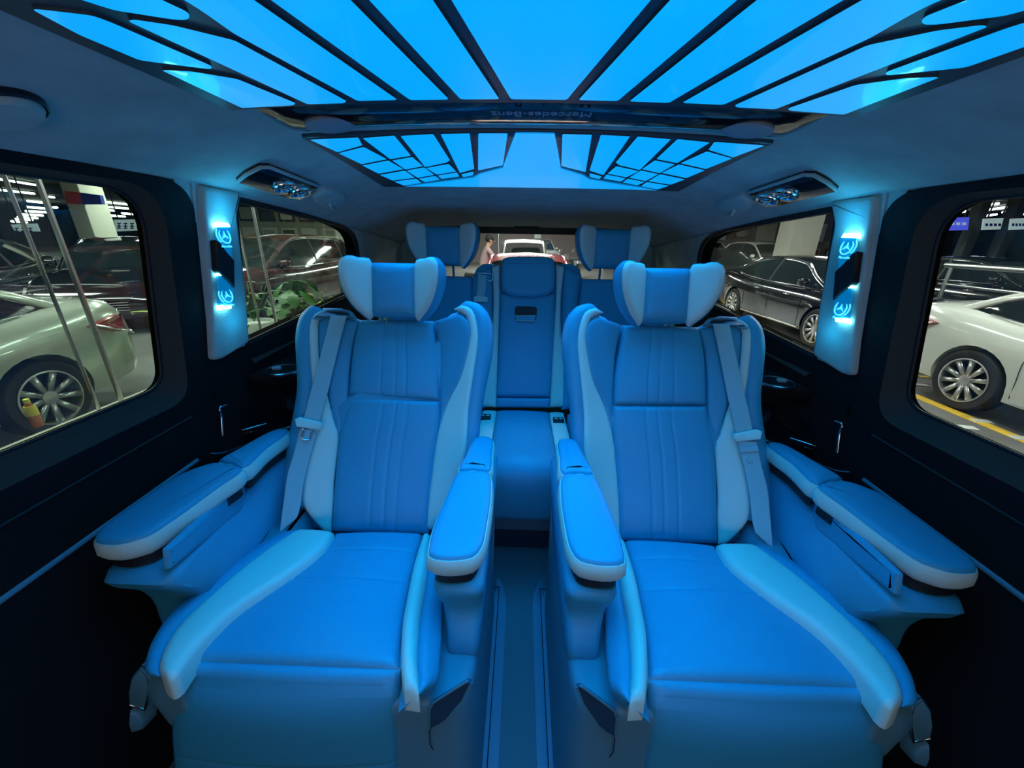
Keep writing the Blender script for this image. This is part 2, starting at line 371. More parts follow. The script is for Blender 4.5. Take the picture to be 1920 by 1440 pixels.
fs += [(rg[i], rg[(i+1) % len(rg)], n0+rg[(i+1) % len(rg)], n0+rg[i]) for i in range(len(rg))]
mk('frame', vs, fs, ROOFBAR, front_lamp)
# long panes: straight bars running forward, measured near x/y pairs
bars = {}
def bar_x(px0, px1, y0, y1):
    a = roofplan([(px0, y0)])[0]; b = roofplan([(px1, y1)])[0]
    sl = (b[0]-a[0])/(b[1]-a[1]); return lambda y: b[0]+(y-b[1])*sl
cl = [bar_x(845, 958, 0, 187), bar_x(810, 936, 0, 187)]
c1 = [bar_x(690, 864, 0, 188), bar_x(655, 842, 0, 188)]
c2 = [bar_x(505, 769, 0, 189), bar_x(473, 746, 0, 189)]
yend = lambda x: roofplan([(1003, 188)])[0][1]+(roofplan([(455, 203)])[0][1]-roofplan([(1003, 188)])[0][1])*(x/.46)**2
E0, E1 = yend(.05), yend(.15)
def longpane(L, R, s):
    a = L(.6); b = R(.6); pane(front_lamp, [(L(.12), .12), (L(yend(a)), yend(a)), (R(yend(b)), yend(b)), (R(.12), .12)], s)
ctr = cl[0]; YE = yend(ctr(.6)); ym = yend(0)
pane(front_lamp, [(ctr(.12), .12), (ctr(YE), YE), (0, ym), (-ctr(YE), YE), (-ctr(.12), .12)], 1)
side_px = [
    [(58, 19), (90, 22), (175, 32), (210, 45), (398, 126), (396, 132), (300, 120), (262, 115), (150, 68)],
    [(302, 133), (360, 136), (445, 150), (555, 195), (550, 199), (454, 204)],
    [(240, 42), (250, 39), (325, 50), (440, 78), (650, 191), (646, 195), (577, 197), (410, 120)],
]
for s in (1, -1):
    longpane(c1[0], cl[1], s); longpane(c2[0], c1[1], s)
    for pl in side_px[:3]: pane(front_lamp, roofplan(pl), s, .005)
    e = roofplan([(350, 5), (380, 24), (440, 66), (671, 191), (744, 189)])
    eL = c2[1](.12)-.10; pane(front_lamp, [(eL, .12), e[0], e[1], e[2], e[3], (c2[1](e[4][1]), e[4][1]), (c2[1](.12), .12)], s)
    d = roofplan([(352, 25), (357, 34), (350, 40), (325, 39), (215, 22), (145, 0)])
    pane(front_lamp, [(eL-.02, .12)]+d+[(min(d[-1][0], eL-.04), .12)], s, .004)

rear_lamp = thing('roof_light_panel', (0, 1.25, 1.30), 'smaller glowing blue roof panel with a grid of little panes, further back', 'ceiling light')
RP = lambda x, y: V((x, y, zc(y)-.004))
fo = [(-.50, .955), (-.3, .935), (0, .93), (.3, .935), (.50, .955), (.49, 1.2), (.475, 1.52), (0, 1.56), (-.475, 1.52), (-.49, 1.2)]
fp = crv([V((x, y, 0)) for x, y in fo[:5]], 14)+crv([V((x, y, 0)) for x, y in fo[4:7]], 8)[1:]+crv([V((x, y, 0)) for x, y in fo[6:9]], 14)[1:]+crv([V((x, y, 0)) for x, y in fo[8:]+fo[:1]], 8)[1:-1]
# frame follows the falling roof: grid
ypr = [on_z(1003, 250, 1.32).y, roofplan([(1003, 353)])[0][1]+.012]; gy = [.876+i*(ypr[1]-.876)/14 for i in range(15)]; gx = [-.462]+[-.4+.1*i for i in range(9)]+[.462]; W5 = len(gx)
vs = [V((x, y, zr(x, y)+.001)) for y in gy for x in gx]+[V((x, y, zr(x, y)-.006)) for y in gy for x in gx]; n0 = 15*W5
fs = [(o_+i*W5+j, o_+i*W5+j+1, o_+(i+1)*W5+j+1, o_+(i+1)*W5+j) for o_ in (0, n0) for i in range(14) for j in range(W5-1)]
rg = list(range(W5))+[i*W5+W5-1 for i in range(1, 15)]+[14*W5+j for j in range(W5-2, -1, -1)]+[i*W5 for i in range(13, 0, -1)]
fs += [(rg[i], rg[(i+1) % len(rg)], n0+rg[(i+1) % len(rg)], n0+rg[i]) for i in range(len(rg))]
mk('frame', vs, fs, ROOFBAR, rear_lamp)
def rp(pl): return [(440+x/1.714, 180+y/1.714) for x, y in pl]
rear_px = [
    [(241, 145), (398, 138), (411, 163), (332, 185)], [(411, 140), (513, 132), (567, 196), (500, 207)],
    [(533, 133), (638, 127), (692, 210), (680, 218), (612, 232)], [(662, 127), (755, 125), (770, 238), (724, 251)],
    [(783, 125), (877, 125), (862, 226), (782, 243)],
    [(334, 188), (415, 168), (490, 207), (408, 223)], [(410, 227), (494, 211), (543, 239), (463, 253)],
    [(467, 257), (547, 243), (580, 266), (508, 275)], [(512, 278), (584, 269), (600, 282), (545, 291)],
    [(506, 211), (571, 200), (606, 229), (549, 240)], [(552, 243), (609, 233), (642, 257), (588, 266)],
    [(591, 269), (645, 260), (660, 272), (612, 280)],
    [(615, 235), (688, 222), (712, 246), (650, 256)], [(652, 259), (715, 249), (722, 262), (665, 270)], [(728, 255), (768, 246), (766, 258), (735, 264)],
]
def pane3(parent, pts, s):
    q = rpoly(pts, .004, 3)
    P = [V((x, y, zr(x, y)-.0085)) for x, y in q]
    return dark_sides(slab('glowing_pane', P, GLOW, parent, [(0, .0045), (0, 0)], sx=s, smooth=False))
for s in (1, -1):
    for pl in rear_px: pane3(rear_lamp, roofplan(rp(pl)), s)
half = roofplan(rp([(903, 125), (862, 234), (790, 253), (766, 266), (660, 280), (545, 294)]))
pc = roofplan(rp([(958, 298)]))[0]
# centre pane: T shape, as strips that follow the roof
full = [(0, half[0][1])]+half+[(0, pc[1])]
poly = [(x, y) for x, y in half]+[(0, pc[1])]+[(-x, y) for x, y in reversed(half)]
tr = tessellate_polygon([[V((x, y, 0)) for x, y in poly]]); n = len(poly)
bm = bmesh.new(); bv = [bm.verts.new((x, y, zr(x, y)-.0085)) for x, y in poly]
for t in tr: bm.faces.new([bv[i] for i in t])
for _ in range(3): bmesh.ops.subdivide_edges(bm, edges=[e for e in bm.edges if e.calc_length() > .06], cuts=1, use_grid_fill=False); bmesh.ops.triangulate(bm, faces=bm.faces)
for v in bm.verts: v.co.z = zr(v.co.x, v.co.y)-.0085
bm.verts.index_update(); mk('glowing_pane', [v.co.copy() for v in bm.verts], [[v.index for v in f.verts] for f in bm.faces], GLOW, rear_lamp); bm.free()

# console bar between the roof panels
con = thing('roof_console', (0, .83, 1.33), 'glossy black roof console bar between the two glowing roof panels', 'ceiling console')
q = [hit(x, y, lambda p: p.z-(zr(p.x, p.y)-.012)) for x, y in ((482, 218), (560, 213), (700, 208), (850, 206))]
cp = [V((p.x, p.y, 0)) for p in q]; qb = [hit(x, y, lambda p: p.z-(zr(p.x, p.y)-.012)) for x, y in ((850, 243), (700, 246), (570, 255), (520, 243))]
L = [(p.x, p.y) for p in q]+[(0, q[-1].y), ]; B_ = [(0, qb[0].y)]+[(p.x, p.y) for p in qb]
outl = L+[(-x, y) for x, y in reversed(L[:-1])]+[(-x, y) for x, y in reversed(B_[1:])]+B_
vs = []; top = crv([V((x, y, 0)) for x, y in L[:-1]+[(-x, y) for x, y in reversed(L[:-1])]], 40); bot = crv([V((x, y, 0)) for x, y in [(-x2, y2) for x2, y2 in []]+list(reversed(B_[1:]))+[(-x, y) for x, y in B_[1:]]], 40)
K = 8
for i in range(41):
    for j in range(K+1):
        p = top[i].lerp(bot[i], j/K); e = math.sin(math.pi*j/K)**.5 if 0 < j < K else 0; e *= min(1, min(i, 40-i)/2)
        vs.append(V((p.x, p.y, zr(p.x, p.y)-.001-.012*e)))
fs = [(i*(K+1)+j, i*(K+1)+j+1, (i+1)*(K+1)+j+1, (i+1)*(K+1)+j) for i in range(40) for j in range(K)]
mk('console_body', vs, fs, GLOSS, con)
for s in (1, -1):
    c = hit(620, 235, lambda p: p.z-(zr(p.x, p.y)-.013))
    lathe('speaker', c, (-.12, 0, 1), [(.040, .012), (.042, -.001), (.040, -.003), (.02, -.004), (.001, -.004)], SPKM, con, 32, s)
# reflection of writing in the console lacquer, modelled as flat upside-down letters
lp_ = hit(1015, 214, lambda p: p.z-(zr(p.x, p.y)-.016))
text('lettering_reflection', 'Mercedes-Benz', .026, frame(lp_, (-1, 0, 0), (0, 1, -.1)), mat('reflected letters', (.25, .4, .55), .4), con)

# ================================================================== ROUND SPEAKER / VENT UNITS
for s, nm in ((1, 'left'), (-1, 'right')):
    t = thing('air_vent_unit', (-.66*s, 1.05, 1.25), 'black slanted roof plate with two round chrome air jets above the %s pillar lamp' % nm, 'air vent')
    SF = lambda p: p.z-(zr(p.x, p.y)-.006)
    pl = [hit(x, y, SF) for x, y in ((444, 338), (460, 325), (487, 311), (505, 311), (596, 347), (588, 358), (560, 371), (530, 366))]
    N = V((-.32, .08, 1)).normalized()
    slab('plate', pl, GLOSS, t, [(0, .012), (0, -.004), (.004, -.007)], up=N, sx=s)
    tube('plate_rim', [p-N*.003 for p in pl], .004, SUEDE, t, True, sx=s)
    for px, py in ((531, 347), (561, 357)):
        c = hit(px, py, lambda p: p.z-(zr(p.x, p.y)-.014))
        j = lathe('air_jet', c, N, [(.026, .010), (.0295, -.004), (.027, -.009), (.023, -.006), (.020, .002), (.001, .002)], CHROME, t, 28, s)
        for a in range(3):
            d = (a-1)*.011; X = V((1, 0, 0))-N*N.x; X.normalize(); Y = N.cross(X)
            hw = math.sqrt(.022**2-d*d); box_c = c+X*d-N*.005
            tube('vane', [box_c-Y*hw, box_c+Y*hw], .003, CHROME, j, sx=s, seg=6)
        lathe('knob', c-N*.004, N, [(.008, .004), (.009, -.003), (.005, -.006), (.001, -.006)], CHROME, j, 14, s)
    t2 = thing('reading_lamp', (-.66*s, 1.2, 1.23), 'small grey oval reading lamp with hook behind the %s air vents' % nm, 'reading lamp')
    pl = [hit(x, y, SF) for x, y in ((585, 360), (608, 351), (640, 362), (645, 372), (632, 385), (612, 385), (590, 376))]
    slab('lamp_base', pl, SHELL if False else SUEDE, t2, [(0, .012), (0, -.006), (.006, -.012), (.02, -.014)], up=N, sx=s, n=24)
    c = hit(613, 372, SF)
    tube('hook', [c-N*.008, c-N*.022+V((0, .006, 0)), c-N*.030+V((0, .02, 0)), c-N*.018+V((0, .03, 0))], .004, CHROME, t2, n=8, sx=s)
# big speaker pod at the far front left
def fs_(p): return p.z-(zr(p.x, p.y)-.004)
t = thing('ceiling_speaker', (-.66, .55, 1.27), 'round grey ceiling speaker pod cut by the left photo edge', 'speaker')
c = hit(4, 200, fs_)
lathe('speaker_pod', c, (-.38, 0, 1), [(.032, .01), (.034, -.006), (.030, -.012), (.015, -.013), (.001, -.013)], SUEDE, t, 32)
lathe('speaker_ring', c, (-.38, 0, 1), [(.038, .006), (.039, -.004), (.036, -.006), (.034, .006)], BLACK, t, 32)

# ================================================================== PILLAR LAMPS
def star(parent, c, X, Y, r, s, N):
    ring = [c+X*math.cos(a)*r+Y*math.sin(a)*r for a in [i*math.pi/14 for i in range(28)]]
    tube('emblem_ring', ring, r*.09, ETCH, parent, True, 6, sx=s)
    for a in (90, 210, 330):
        a = math.radians(a); d = X*math.cos(a)+Y*math.sin(a); e = -X*math.sin(a)+Y*math.cos(a)
        slab('emblem_point', [c+e*r*.16-d*.05*r, c+d*r*.9, c-e*r*.16-d*.05*r], ETCH, parent, [(0, -.0004), (0, .0006)], up=N, sx=s)
for s, nm in ((1, 'left'), (-1, 'right')):
    PL = lambda p: p.x+(wx(p.z)-.022)
    zz = lambda pl, o=0: [hit(390+x/6.545, 390+y/6.545, lambda p: p.x+(wx(p.z)-.022-o)) for x, y in pl]
    t = thing('pillar_lamp', (-.73*s, .95, 1.05), 'cyan glowing pillar lamp with ring emblems and black centre, on the %s pillar' % nm, 'wall lamp')
    N = V((1, 0, .14)).normalized(); Xv = V((0, 1, 0)); Yv = N.cross(V((0, -1, 0))); Yv = V((-.14, 0, 1)).normalized()*1
    if Yv.z < 0: Yv = -Yv
    slab('lit_plate', zz([(112, 235), (285, 232), (290, 600), (200, 520), (110, 395)]), ACRYL, t, [(0, -.006), (0, 0)], up=N, sx=s)
    slab('lit_plate', zz([(128, 810), (180, 830), (270, 905), (308, 970), (318, 1190), (148, 1195)]), ACRYL, t, [(0, -.006), (0, 0)], up=N, sx=s)
    slab('black_cover', zz([(95, 390), (150, 430), (225, 540), (318, 640), (328, 975), (255, 890), (160, 800), (120, 755)], .006), BLACK, t, [(0, -.014), (0, 0), (.002, .002)], up=N, sx=s)
    for bx in ([(108, 180), (250, 185), (275, 232), (110, 232)], [(150, 1192), (290, 1190), (285, 1235), (155, 1250)], [(122, 800), (178, 800), (182, 830), (125, 830)]):
        slab('led_strip', zz(bx, .002), CYAN, t, [(0, -.010), (0, 0)], up=N, sx=s)
    for (cx, cy, r) in ((207, 340, .0165), (235, 1070, .0165)):
        c = zz([(cx, cy)], .002)[0]; star(t, c, Xv, Yv, r, s, N)
        c2 = c-Xv*.0105
        tube('emblem_ring', [c2+Xv*math.cos(a)*r*.9+Yv*math.sin(a)*r*.95 for a in [math.radians(120+i*10) for i in range(13)]], .0015, ETCH, t, seg=6, sx=s)
        tm = c-Yv*(r*1.42)-Xv*.006; o = text('emblem_lettering', 'Mercedes', .0085, frame((tm.x*s, tm.y, tm.z), (0, 1*s, 0), (-.14*s, 0, 1)), ETCH, t)
    # the led strips throw their light along the pillar
    for (z_, e) in ((1.19, .16), (.935, .10)):
        l = bpy.data.lights.new('pillar_led', 'POINT'); l.energy = e*1.0; l.color = (.01, .48, 1.0); l.shadow_soft_size = .03
        o = bpy.data.objects.new('pillar_led', l); COL.objects.link(o); o.parent = t
        o.location = V((-s*(wx(z_)-.05), .95, z_))-V(t.location)

# ================================================================== CAPTAIN SEATS
def BKf(off=0.):
    def f(p):
        u = abs(p.x+.357+.05*(p.z-.7))/.27
        return p.y-(.800+(p.z-.45)*.44-.055*math.exp(-((u-.92)/.25)**2)+off)
    return f
def bk(pl, off=0.): return [hit(x, y, BKf(off)) for x, y in pl]
def cu(pl, o=0.): return [hit(x, y, lambda p: p.z-(.45+(.76-p.y)*.10+o)) for x, y in pl]
UPB = (0, -1, .44)
def headrest(parent, c, s, w=.062, h=.058, sc=1., tilt=.25, lab=None):
    """winged headrest: centre pillow, two wings folded forward"""
    T = V((0, tilt, 1)).normalized(); X = V((1, 0, 0)); Fw = X.cross(T); Fw = -Fw if Fw.y > 0 else Fw
    hd = None
    def P(a, b, d): return V(c)+X*a*sc+T*b*sc+Fw*d*sc
    out = rpoly([(-w, -h), (w, -h), (w*1.0, h), (-w*1.0, h)], .008, 3)
    hd = slab('headrest', [P(a, b, 0) for a, b in out], BLUE, parent, [(.03*sc, -.055*sc), (.008*sc, -.05*sc), (0, -.03*sc), (0, .005*sc), (.006*sc, .016*sc), (.018*sc, .022*sc), (.035*sc, .024*sc)], up=Fw, sx=s, cin=True)
    for q in (-1, 1):
        # wing outline in its own plane: starts at pillow edge, reaches outward and forward
        prof = [(-.004, -h*1.0), (.020, -h*.92), (.046, -h*.55), (.066, h*.0), (.074, h*.55), (.070, h*.98), (.052, h*1.16), (.028, h*1.12), (-.004, h*.96)]
        A = math.radians(34); pts = [P(q*(w+a*math.cos(A)), b, .010+a*math.sin(A)) for a, b in prof]
        up = (Fw*math.cos(A)-X*q*math.sin(A)).normalized()
        slab('wing_face', pts, PALE, hd, [(0, -.004*sc), (.002*sc, .003*sc), (.008*sc, .007*sc), (.02*sc, .008*sc)], up=up, sx=s, n=30, label='lighter wing face', cin=True)
        slab('wing_back', pts, BLUE, hd, [(.025*sc, -.045*sc), (.008*sc, -.038*sc), (-.001, -.018*sc), (-.001, -.004*sc)], up=up, sx=s, n=30, cin=True)
    for q in (-1, 1):
        tube('headrest_post', [P(q*.03, -h*.8, -.03), P(q*.03, -h*1.9, -.05)], .005*sc, BLUE, parent, sx=s)
    return hd
def captain(s, nm):
    t = thing('captain_seat', (-.36*s, .6, 0), 'blue and pale grey leather captain seat with two armrests, front row, %s of the aisle' % nm, 'seat')
    S = dict(sx=s)
    # --- backrest
    LU = [(654, 602), (655, 640), (654, 700), (654, 743)]; RU = [(816, 602), (822, 650), (825, 700), (824, 748)]
    Lc = bk([(675, 600), (664, 640), (657, 700), (654, 741)]); Rc = bk([(813, 602), (819, 650), (825, 700), (824, 750)])
    strip('backrest_upper', Lc, Rc, BLUE, t, .009, .006, .03, up=UPB, grooves=(.36, .52, .64), **S)
    Lc = bk([(654, 744), (646, 780), (636, 820), (628, 900), (622, 995)]); Rc = bk([(824, 752), (825, 790), (817, 850), (808, 930), (804, 1001)])
    strip('backrest_lower', Lc, Rc, BLUE, t, .009, .006, .03, up=UPB, grooves=(.40, .54, .66), **S)
    # dark inner wings
    strip('inner_wing', bk([(816, 602), (824, 650), (826, 700), (826, 750), (824, 790), (822, 812)]), bk([(862, 588), (880, 604), (884, 634), (868, 703), (842, 753), (823, 816)]), BLUE, t, .006, 0, .03, up=UPB, **S)
    strip('inner_wing', bk([(622, 590), (600, 600), (598, 640), (602, 690), (615, 737), (634, 817)]), bk([(674, 602), (662, 645), (655, 700), (652, 745), (644, 780), (636, 820)]), BLUE, t, .006, 0, .03, up=UPB, **S)
    # pale strips
    strip('pale_bolster', bk([(850, 580), (872, 590), (880, 606), (882, 634), (866, 703), (841, 753), (826, 795), (817, 837), (805, 930), (799, 993)]),
          bk([(866, 572), (884, 580), (893, 602), (896, 640), (887, 705), (878, 768), (872, 850), (850, 915), (828, 965), (812, 995)]), PALE, t, .007, 0, .03, up=UPB, label='pale grey leather bolster strip', nt=34, **S)
    strip('pale_bolster', bk([(601, 582), (586, 594), (580, 620), (582, 680), (586, 730), (578, 800), (566, 900), (570, 948), (598, 986), (612, 997)]),
          bk([(618, 586), (600, 600), (597, 620), (600, 684), (613, 735), (627, 791), (635, 818), (627, 900), (625, 945), (621, 997)]), PALE, t, .007, 0, .03, up=UPB, label='pale grey leather bolster strip', nt=34, **S)
    # outer rolls
    strip('outer_bolster', bk([(862, 572), (884, 580), (893, 602), (896, 640), (887, 705), (878, 768), (872, 850), (860, 900)]),
          bk([(878, 576), (903, 588), (916, 612), (917, 661), (906, 718), (894, 776), (886, 835), (878, 900)], .05), BLUE, t, .012, .012, .05, up=(.4, -1, .3), nt=34, **S)
    strip('outer_bolster', bk([(592, 576), (571, 600), (566, 634), (568, 684), (566, 737), (555, 795), (543, 850), (532, 950)], .05),
          bk([(604, 580), (586, 594), (580, 620), (582, 680), (586, 730), (578, 800), (566, 900), (566, 950)]), BLUE, t, .012, .012, .05, up=(-.4, -1, .3), nt=34, **S)
    # shoulder line and shell behind
    sh = bk([(600, 574), (571, 605), (567, 650), (569, 700), (556, 795), (543, 850), (532, 950), (560, 992), (620, 1000), (800, 1002), (850, 960), (880, 880), (894, 776), (906, 718), (916, 661), (917, 615), (900, 588), (870, 578), (845, 585), (820, 604), (680, 604), (660, 592), (630, 574)], .05)
    slab('backrest_shell', sh, BLUE, t, [(.03, -.09), (.008, -.08), (0, -.05), (.002, -.015), (.01, .0), (.03, .006)], up=UPB, sx=s, auto=60)
    # headrest
    headrest(t, on_y(741, 545, 1.0) if True else None, s, w=.058, h=.068, sc=1.0)
    # belt guide and belt
    g = [p for p in bk([(590, 594), (606, 582), (640, 578), (652, 583), (668, 597)], -.012)]
    slab('belt_guide', g, SHELL, t, [(0, -.012), (0, 0), (.003, .003)], up=UPB, sx=s)
    slab('guide_slot', bk([(606, 586), (612, 584), (652, 586), (656, 590), (610, 591)], -.018), BLACK, t, [(0, -.004), (0, 0)], up=UPB, sx=s)
    tube('guide_rim', bk([(586, 597), (604, 597), (612, 583), (652, 583), (664, 592), (668, 599)], -.018), .0022, SHELL, t, n=24, sx=s)
    strip('belt', bk([(620, 592), (608, 640), (596, 684), (581, 740), (566, 797)], -.030), bk([(650, 592), (635, 650), (615, 734), (606, 765), (598, 797)], -.030), BELT, t, .001, 0, .0015, r=.003, up=UPB, label='pale woven belt webbing', **S)
    strip('belt', bk([(562, 805), (551, 850), (539, 890), (531, 945), (524, 1000)], -.035), bk([(596, 805), (583, 850), (571, 898), (563, 950), (556, 972)], -.035), BELT, t, .001, 0, .0015, r=.003, up=UPB, label='pale woven belt webbing', **S)
    slab('belt_tongue', bk([(553, 786), (562, 782), (602, 792), (604, 800), (598, 807), (556, 800)], -.04), PALE, t, [(0, -.006), (0, 0), (.002, .003)], up=UPB, sx=s, label='pale belt tongue')
    if s == 1:
        tube('latch_plate', bk([(566, 803), (570, 808), (566, 822), (580, 824), (584, 812), (590, 806)], -.045), .0022, CHROME, t, n=20, sx=s, label='chrome latch plate')
    else:
        slab('belt_bar', bk([(560, 812), (592, 815), (590, 826), (558, 822)], -.04), BELT, t, [(0, -.006), (0, 0), (.001, .002)], up=UPB, sx=s)
        lathe('belt_button', bk([(572, 840)], -.038)[0], UPB, [(.006, -.002), (.006, .002), (.001, .003)], BELT, t, 14, s)
    # --- cushion
    strip('seat_cushion', cu([(628, 1003), (603, 1039), (541, 1086), (442, 1152), (385, 1210), (358, 1240)]), cu([(792, 1003), (776, 1062), (762, 1130), (754, 1180), (750, 1225), (749, 1256)]), BLUE, t, .010, .012, .08, up=(0, -.1, 1), rows=(.22, .48), **S)
    zf = [(1272, .407, 344, 750), (1300, .397, 334, 748), (1355, .388, 323, 746), (1440, .386, 328, 747), (1560, .39, 345, 745)]
    LL = cu([(357, 1244)])+[on_y(x0, y, Y) for y, Y, x0, x1 in zf]; RR = cu([(750, 1259)])+[on_y(x1, y+8, Y) for y, Y, x0, x1 in zf]
    strip('cushion_front', LL, RR, BLUE, t, .008, .012, .06, up=(0, -1, .3), rows=(.40,), **S)
    strip('pale_bolster', cu([(560, 996), (500, 1036), (442, 1081), (353, 1161), (315, 1209), (300, 1246), (302, 1266), (312, 1277)], .022), cu([(626, 1000), (603, 1036), (541, 1084), (444, 1150), (380, 1212), (348, 1252), (334, 1272), (318, 1280)], .022), PALE, t, .012, .004, .035, up=(-.2, -.1, 1), label='pale grey leather bolster strip', **S)
    strip('pale_bolster', cu([(794, 1003), (776, 1062), (760, 1140), (754, 1180), (752, 1250), (755, 1280), (758, 1299)], .022), cu([(806, 1004), (800, 1091), (788, 1161), (783, 1232), (785, 1270), (786, 1303)], .022), PALE, t, .012, .004, .035, up=(.2, -.1, 1), label='pale grey leather bolster strip', **S)
    strip('side_bolster', cu([(520, 1003), (430, 1070), (330, 1150), (296, 1205), (284, 1245), (284, 1270)], .0), cu([(566, 996), (500, 1036), (442, 1081), (353, 1161), (315, 1209), (298, 1268)], .020), BLUE, t, .010, .006, .045, up=(-.5, -.2, 1), **S)
    strip('side_bolster', cu([(806, 1004), (800, 1091), (788, 1161), (783, 1232), (787, 1300)], .020), cu([(830, 1004), (832, 1060), (828, 1138), (826, 1213), (818, 1285)], -.005), BLUE, t, .010, .006, .045, up=(.5, -.2, 1), **S)
    # --- base
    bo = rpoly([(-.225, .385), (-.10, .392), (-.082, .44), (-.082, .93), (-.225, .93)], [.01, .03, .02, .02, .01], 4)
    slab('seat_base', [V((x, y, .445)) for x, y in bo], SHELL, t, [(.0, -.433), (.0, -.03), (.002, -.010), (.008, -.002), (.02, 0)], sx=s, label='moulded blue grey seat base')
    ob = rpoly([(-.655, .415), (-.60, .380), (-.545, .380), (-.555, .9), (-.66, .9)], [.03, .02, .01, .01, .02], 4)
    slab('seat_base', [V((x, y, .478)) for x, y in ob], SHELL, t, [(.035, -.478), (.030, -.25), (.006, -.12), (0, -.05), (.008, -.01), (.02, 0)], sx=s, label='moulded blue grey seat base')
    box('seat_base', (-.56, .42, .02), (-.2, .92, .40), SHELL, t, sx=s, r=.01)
    # pocket on the aisle side
    pk = [on_y(x, y, .383) for x, y in ((884, 1279), (876, 1277), (812, 1317), (805, 1330), (805, 1366), (837, 1350), (868, 1312))]
    slab('pocket', pk, POCK, t, [(0, -.004), (0, .0005)], up=(0, -1, 0), sx=s, label='dark recessed pocket')
    tube('pocket_rim', pk, .0022, SHELL, t, True, sx=s)
    tube('pocket_seam', [on_y(805, 1366, .383), on_y(806, 1395, .383), on_y(812, 1405, .383)], .001, BLACK, t, sx=s)
    # switch pod outside
    sw = [on_y(x, y, .402) for x, y in ((268, 1245), (282, 1262), (286, 1285), (276, 1325), (249, 1315), (247, 1290), (252, 1265))]
    slab('switch_pod', sw, SHELL, t, [(0, -.02), (0, .002), (.004, .006)], up=(-.3, -1, .1), sx=s)
    tube('switch_rim', [p+V((0, -.004, 0)) for p in sw[:5]], .0022, CHROME, t, sx=s)
    slab('recline_lever', [on_y(x, y, .40) for x, y in ((247, 1330), (262, 1335), (272, 1350), (270, 1365), (252, 1368), (246, 1350))], SHELL, t, [(0, -.02), (0, .002), (.004, .006)], up=(-.2, -1, 0), sx=s)
    # --- armrests
    def AZ(o=0.): return lambda p: p.z-(.66+.028*math.exp(-((p.y-.72)/.14)**2)+o)
    def ar(pl, o=0.): return [hit(x, y, AZ(o)) for x, y in pl]
    OUT1 = [(176, 1017), (181, 998), (205, 978), (250, 946), (305, 909), (350, 885), (404, 868), (430, 872), (456, 880), (409, 914), (352, 956), (285, 1001), (250, 1014), (215, 1021)]
    OUT2 = [(407, 865), (440, 846), (500, 813), (530, 804), (542, 810), (500, 840), (459, 877), (430, 869)]
    IN1 = [(802, 1042), (803, 1020), (812, 985), (835, 930), (856, 888), (888, 884), (919, 888), (922, 930), (914, 990), (906, 1022), (890, 1043), (860, 1050), (825, 1050)]
    IN2 = [(858, 882), (874, 850), (888, 824), (906, 818), (925, 824), (924, 850), (920, 884), (888, 881)]
    def pad(pl, n):
        P = ar(pl); 
        a = slab('armrest_pad', P, PALE, t, [(.012, -.040), (.002, -.036), (-.003, -.026), (-.002, -.010), (.001, -.003)], sx=s, n=n, label='pale grey armrest pad side')
        slab('pad_top', P, BLUE, a, [(.002, -.004), (.0035, .002), (.008, .005), (.018, .0065)], sx=s, n=n, label='blue leather pad top')
        slab('pad_gap', [p-V((0, 0, .038)) for p in P], BLACK, a, [(.010, -.022), (.010, 0)], sx=s, n=n)
    pad(OUT1, 44); pad(OUT2, 28); pad(IN1, 44); pad(IN2, 28)
    # outer arm body: profile in (y,z) swept across x
    def body(name, prof, xa, xb, r=.012):
        P = [V((0, y, z)) for y, z in prof]
        k = 60; P = crv(P, k, True); vs = []; steps = [(0, .014), (.08, .004), (.2, 0), (.8, 0), (.92, .004), (1, .014)]
        cen = sum(P, V((0, 0, 0)))/k
        for u, ins in steps:
            for p in P:
                x0, x1 = xa(p.y, p.z), xb(p.y, p.z); d = (cen-p).normalized()
                q = p+d*ins; vs.append(V((x0+(x1-x0)*u, q.y, q.z)))
        fs = [(a*k+i, a*k+(i+1) % k, (a+1)*k+(i+1) % k, (a+1)*k+i) for a in range(len(steps)-1) for i in range(k)]+[tuple(range(k)), tuple((len(steps)-1)*k+i for i in range(k))]
        return mk(name, vs, fs, BLUE, t, sx=s, auto=60)
    ob = body('armrest_body', [(.487, .596), (.60, .604), (.72, .618), (.85, .618), (.93, .60), (.95, .45), (.93, .30), (.80, .26), (.62, .27), (.542, .32), (.530, .40), (.532, .466), (.515, .518), (.484, .560), (.474, .585)],
         lambda y, z: -.738-.02*min(1, max(0, (y-.5)/.2)), lambda y, z: -.607-.012*min(1, max(0, (y-.5)/.2)) + (.0 if z > .5 else (.5-z)*.02))
    # padded storage lid on the seat side of the outer armrest
    lid = [on_x(x, y, -.604) for x, y in ((318, 1030), (455, 912), (470, 905), (474, 925), (468, 956), (321, 1070))]
    lidp = rpoly([(p.y, p.z) for p in lid], [.002, .004, .006, .01, .02, .006], 4)
    slab('storage_lid', [V((-.6115-.012*min(1, max(0, (y-.5)/.2)), y, z)) for y, z in lidp], BLUE, ob, [(-.001, -.004), (0, .002), (.003, .005), (.010, .006)], up=(1, 0, 0), sx=s)
    body('armrest_body', [(.487, .596), (.60, .604), (.72, .618), (.85, .618), (.90, .59), (.90, .45), (.80, .40), (.62, .40), (.52, .405), (.475, .425), (.470, .46), (.500, .52), (.488, .555), (.480, .58)],
         lambda y, z: -.158+.018*min(1, max(0, (.56-z)/.08)), lambda y, z: -.070-.010*min(1, max(0, (.60-z)/.15)))
    return t
captain(1, 'left'); captain(-1, 'right')

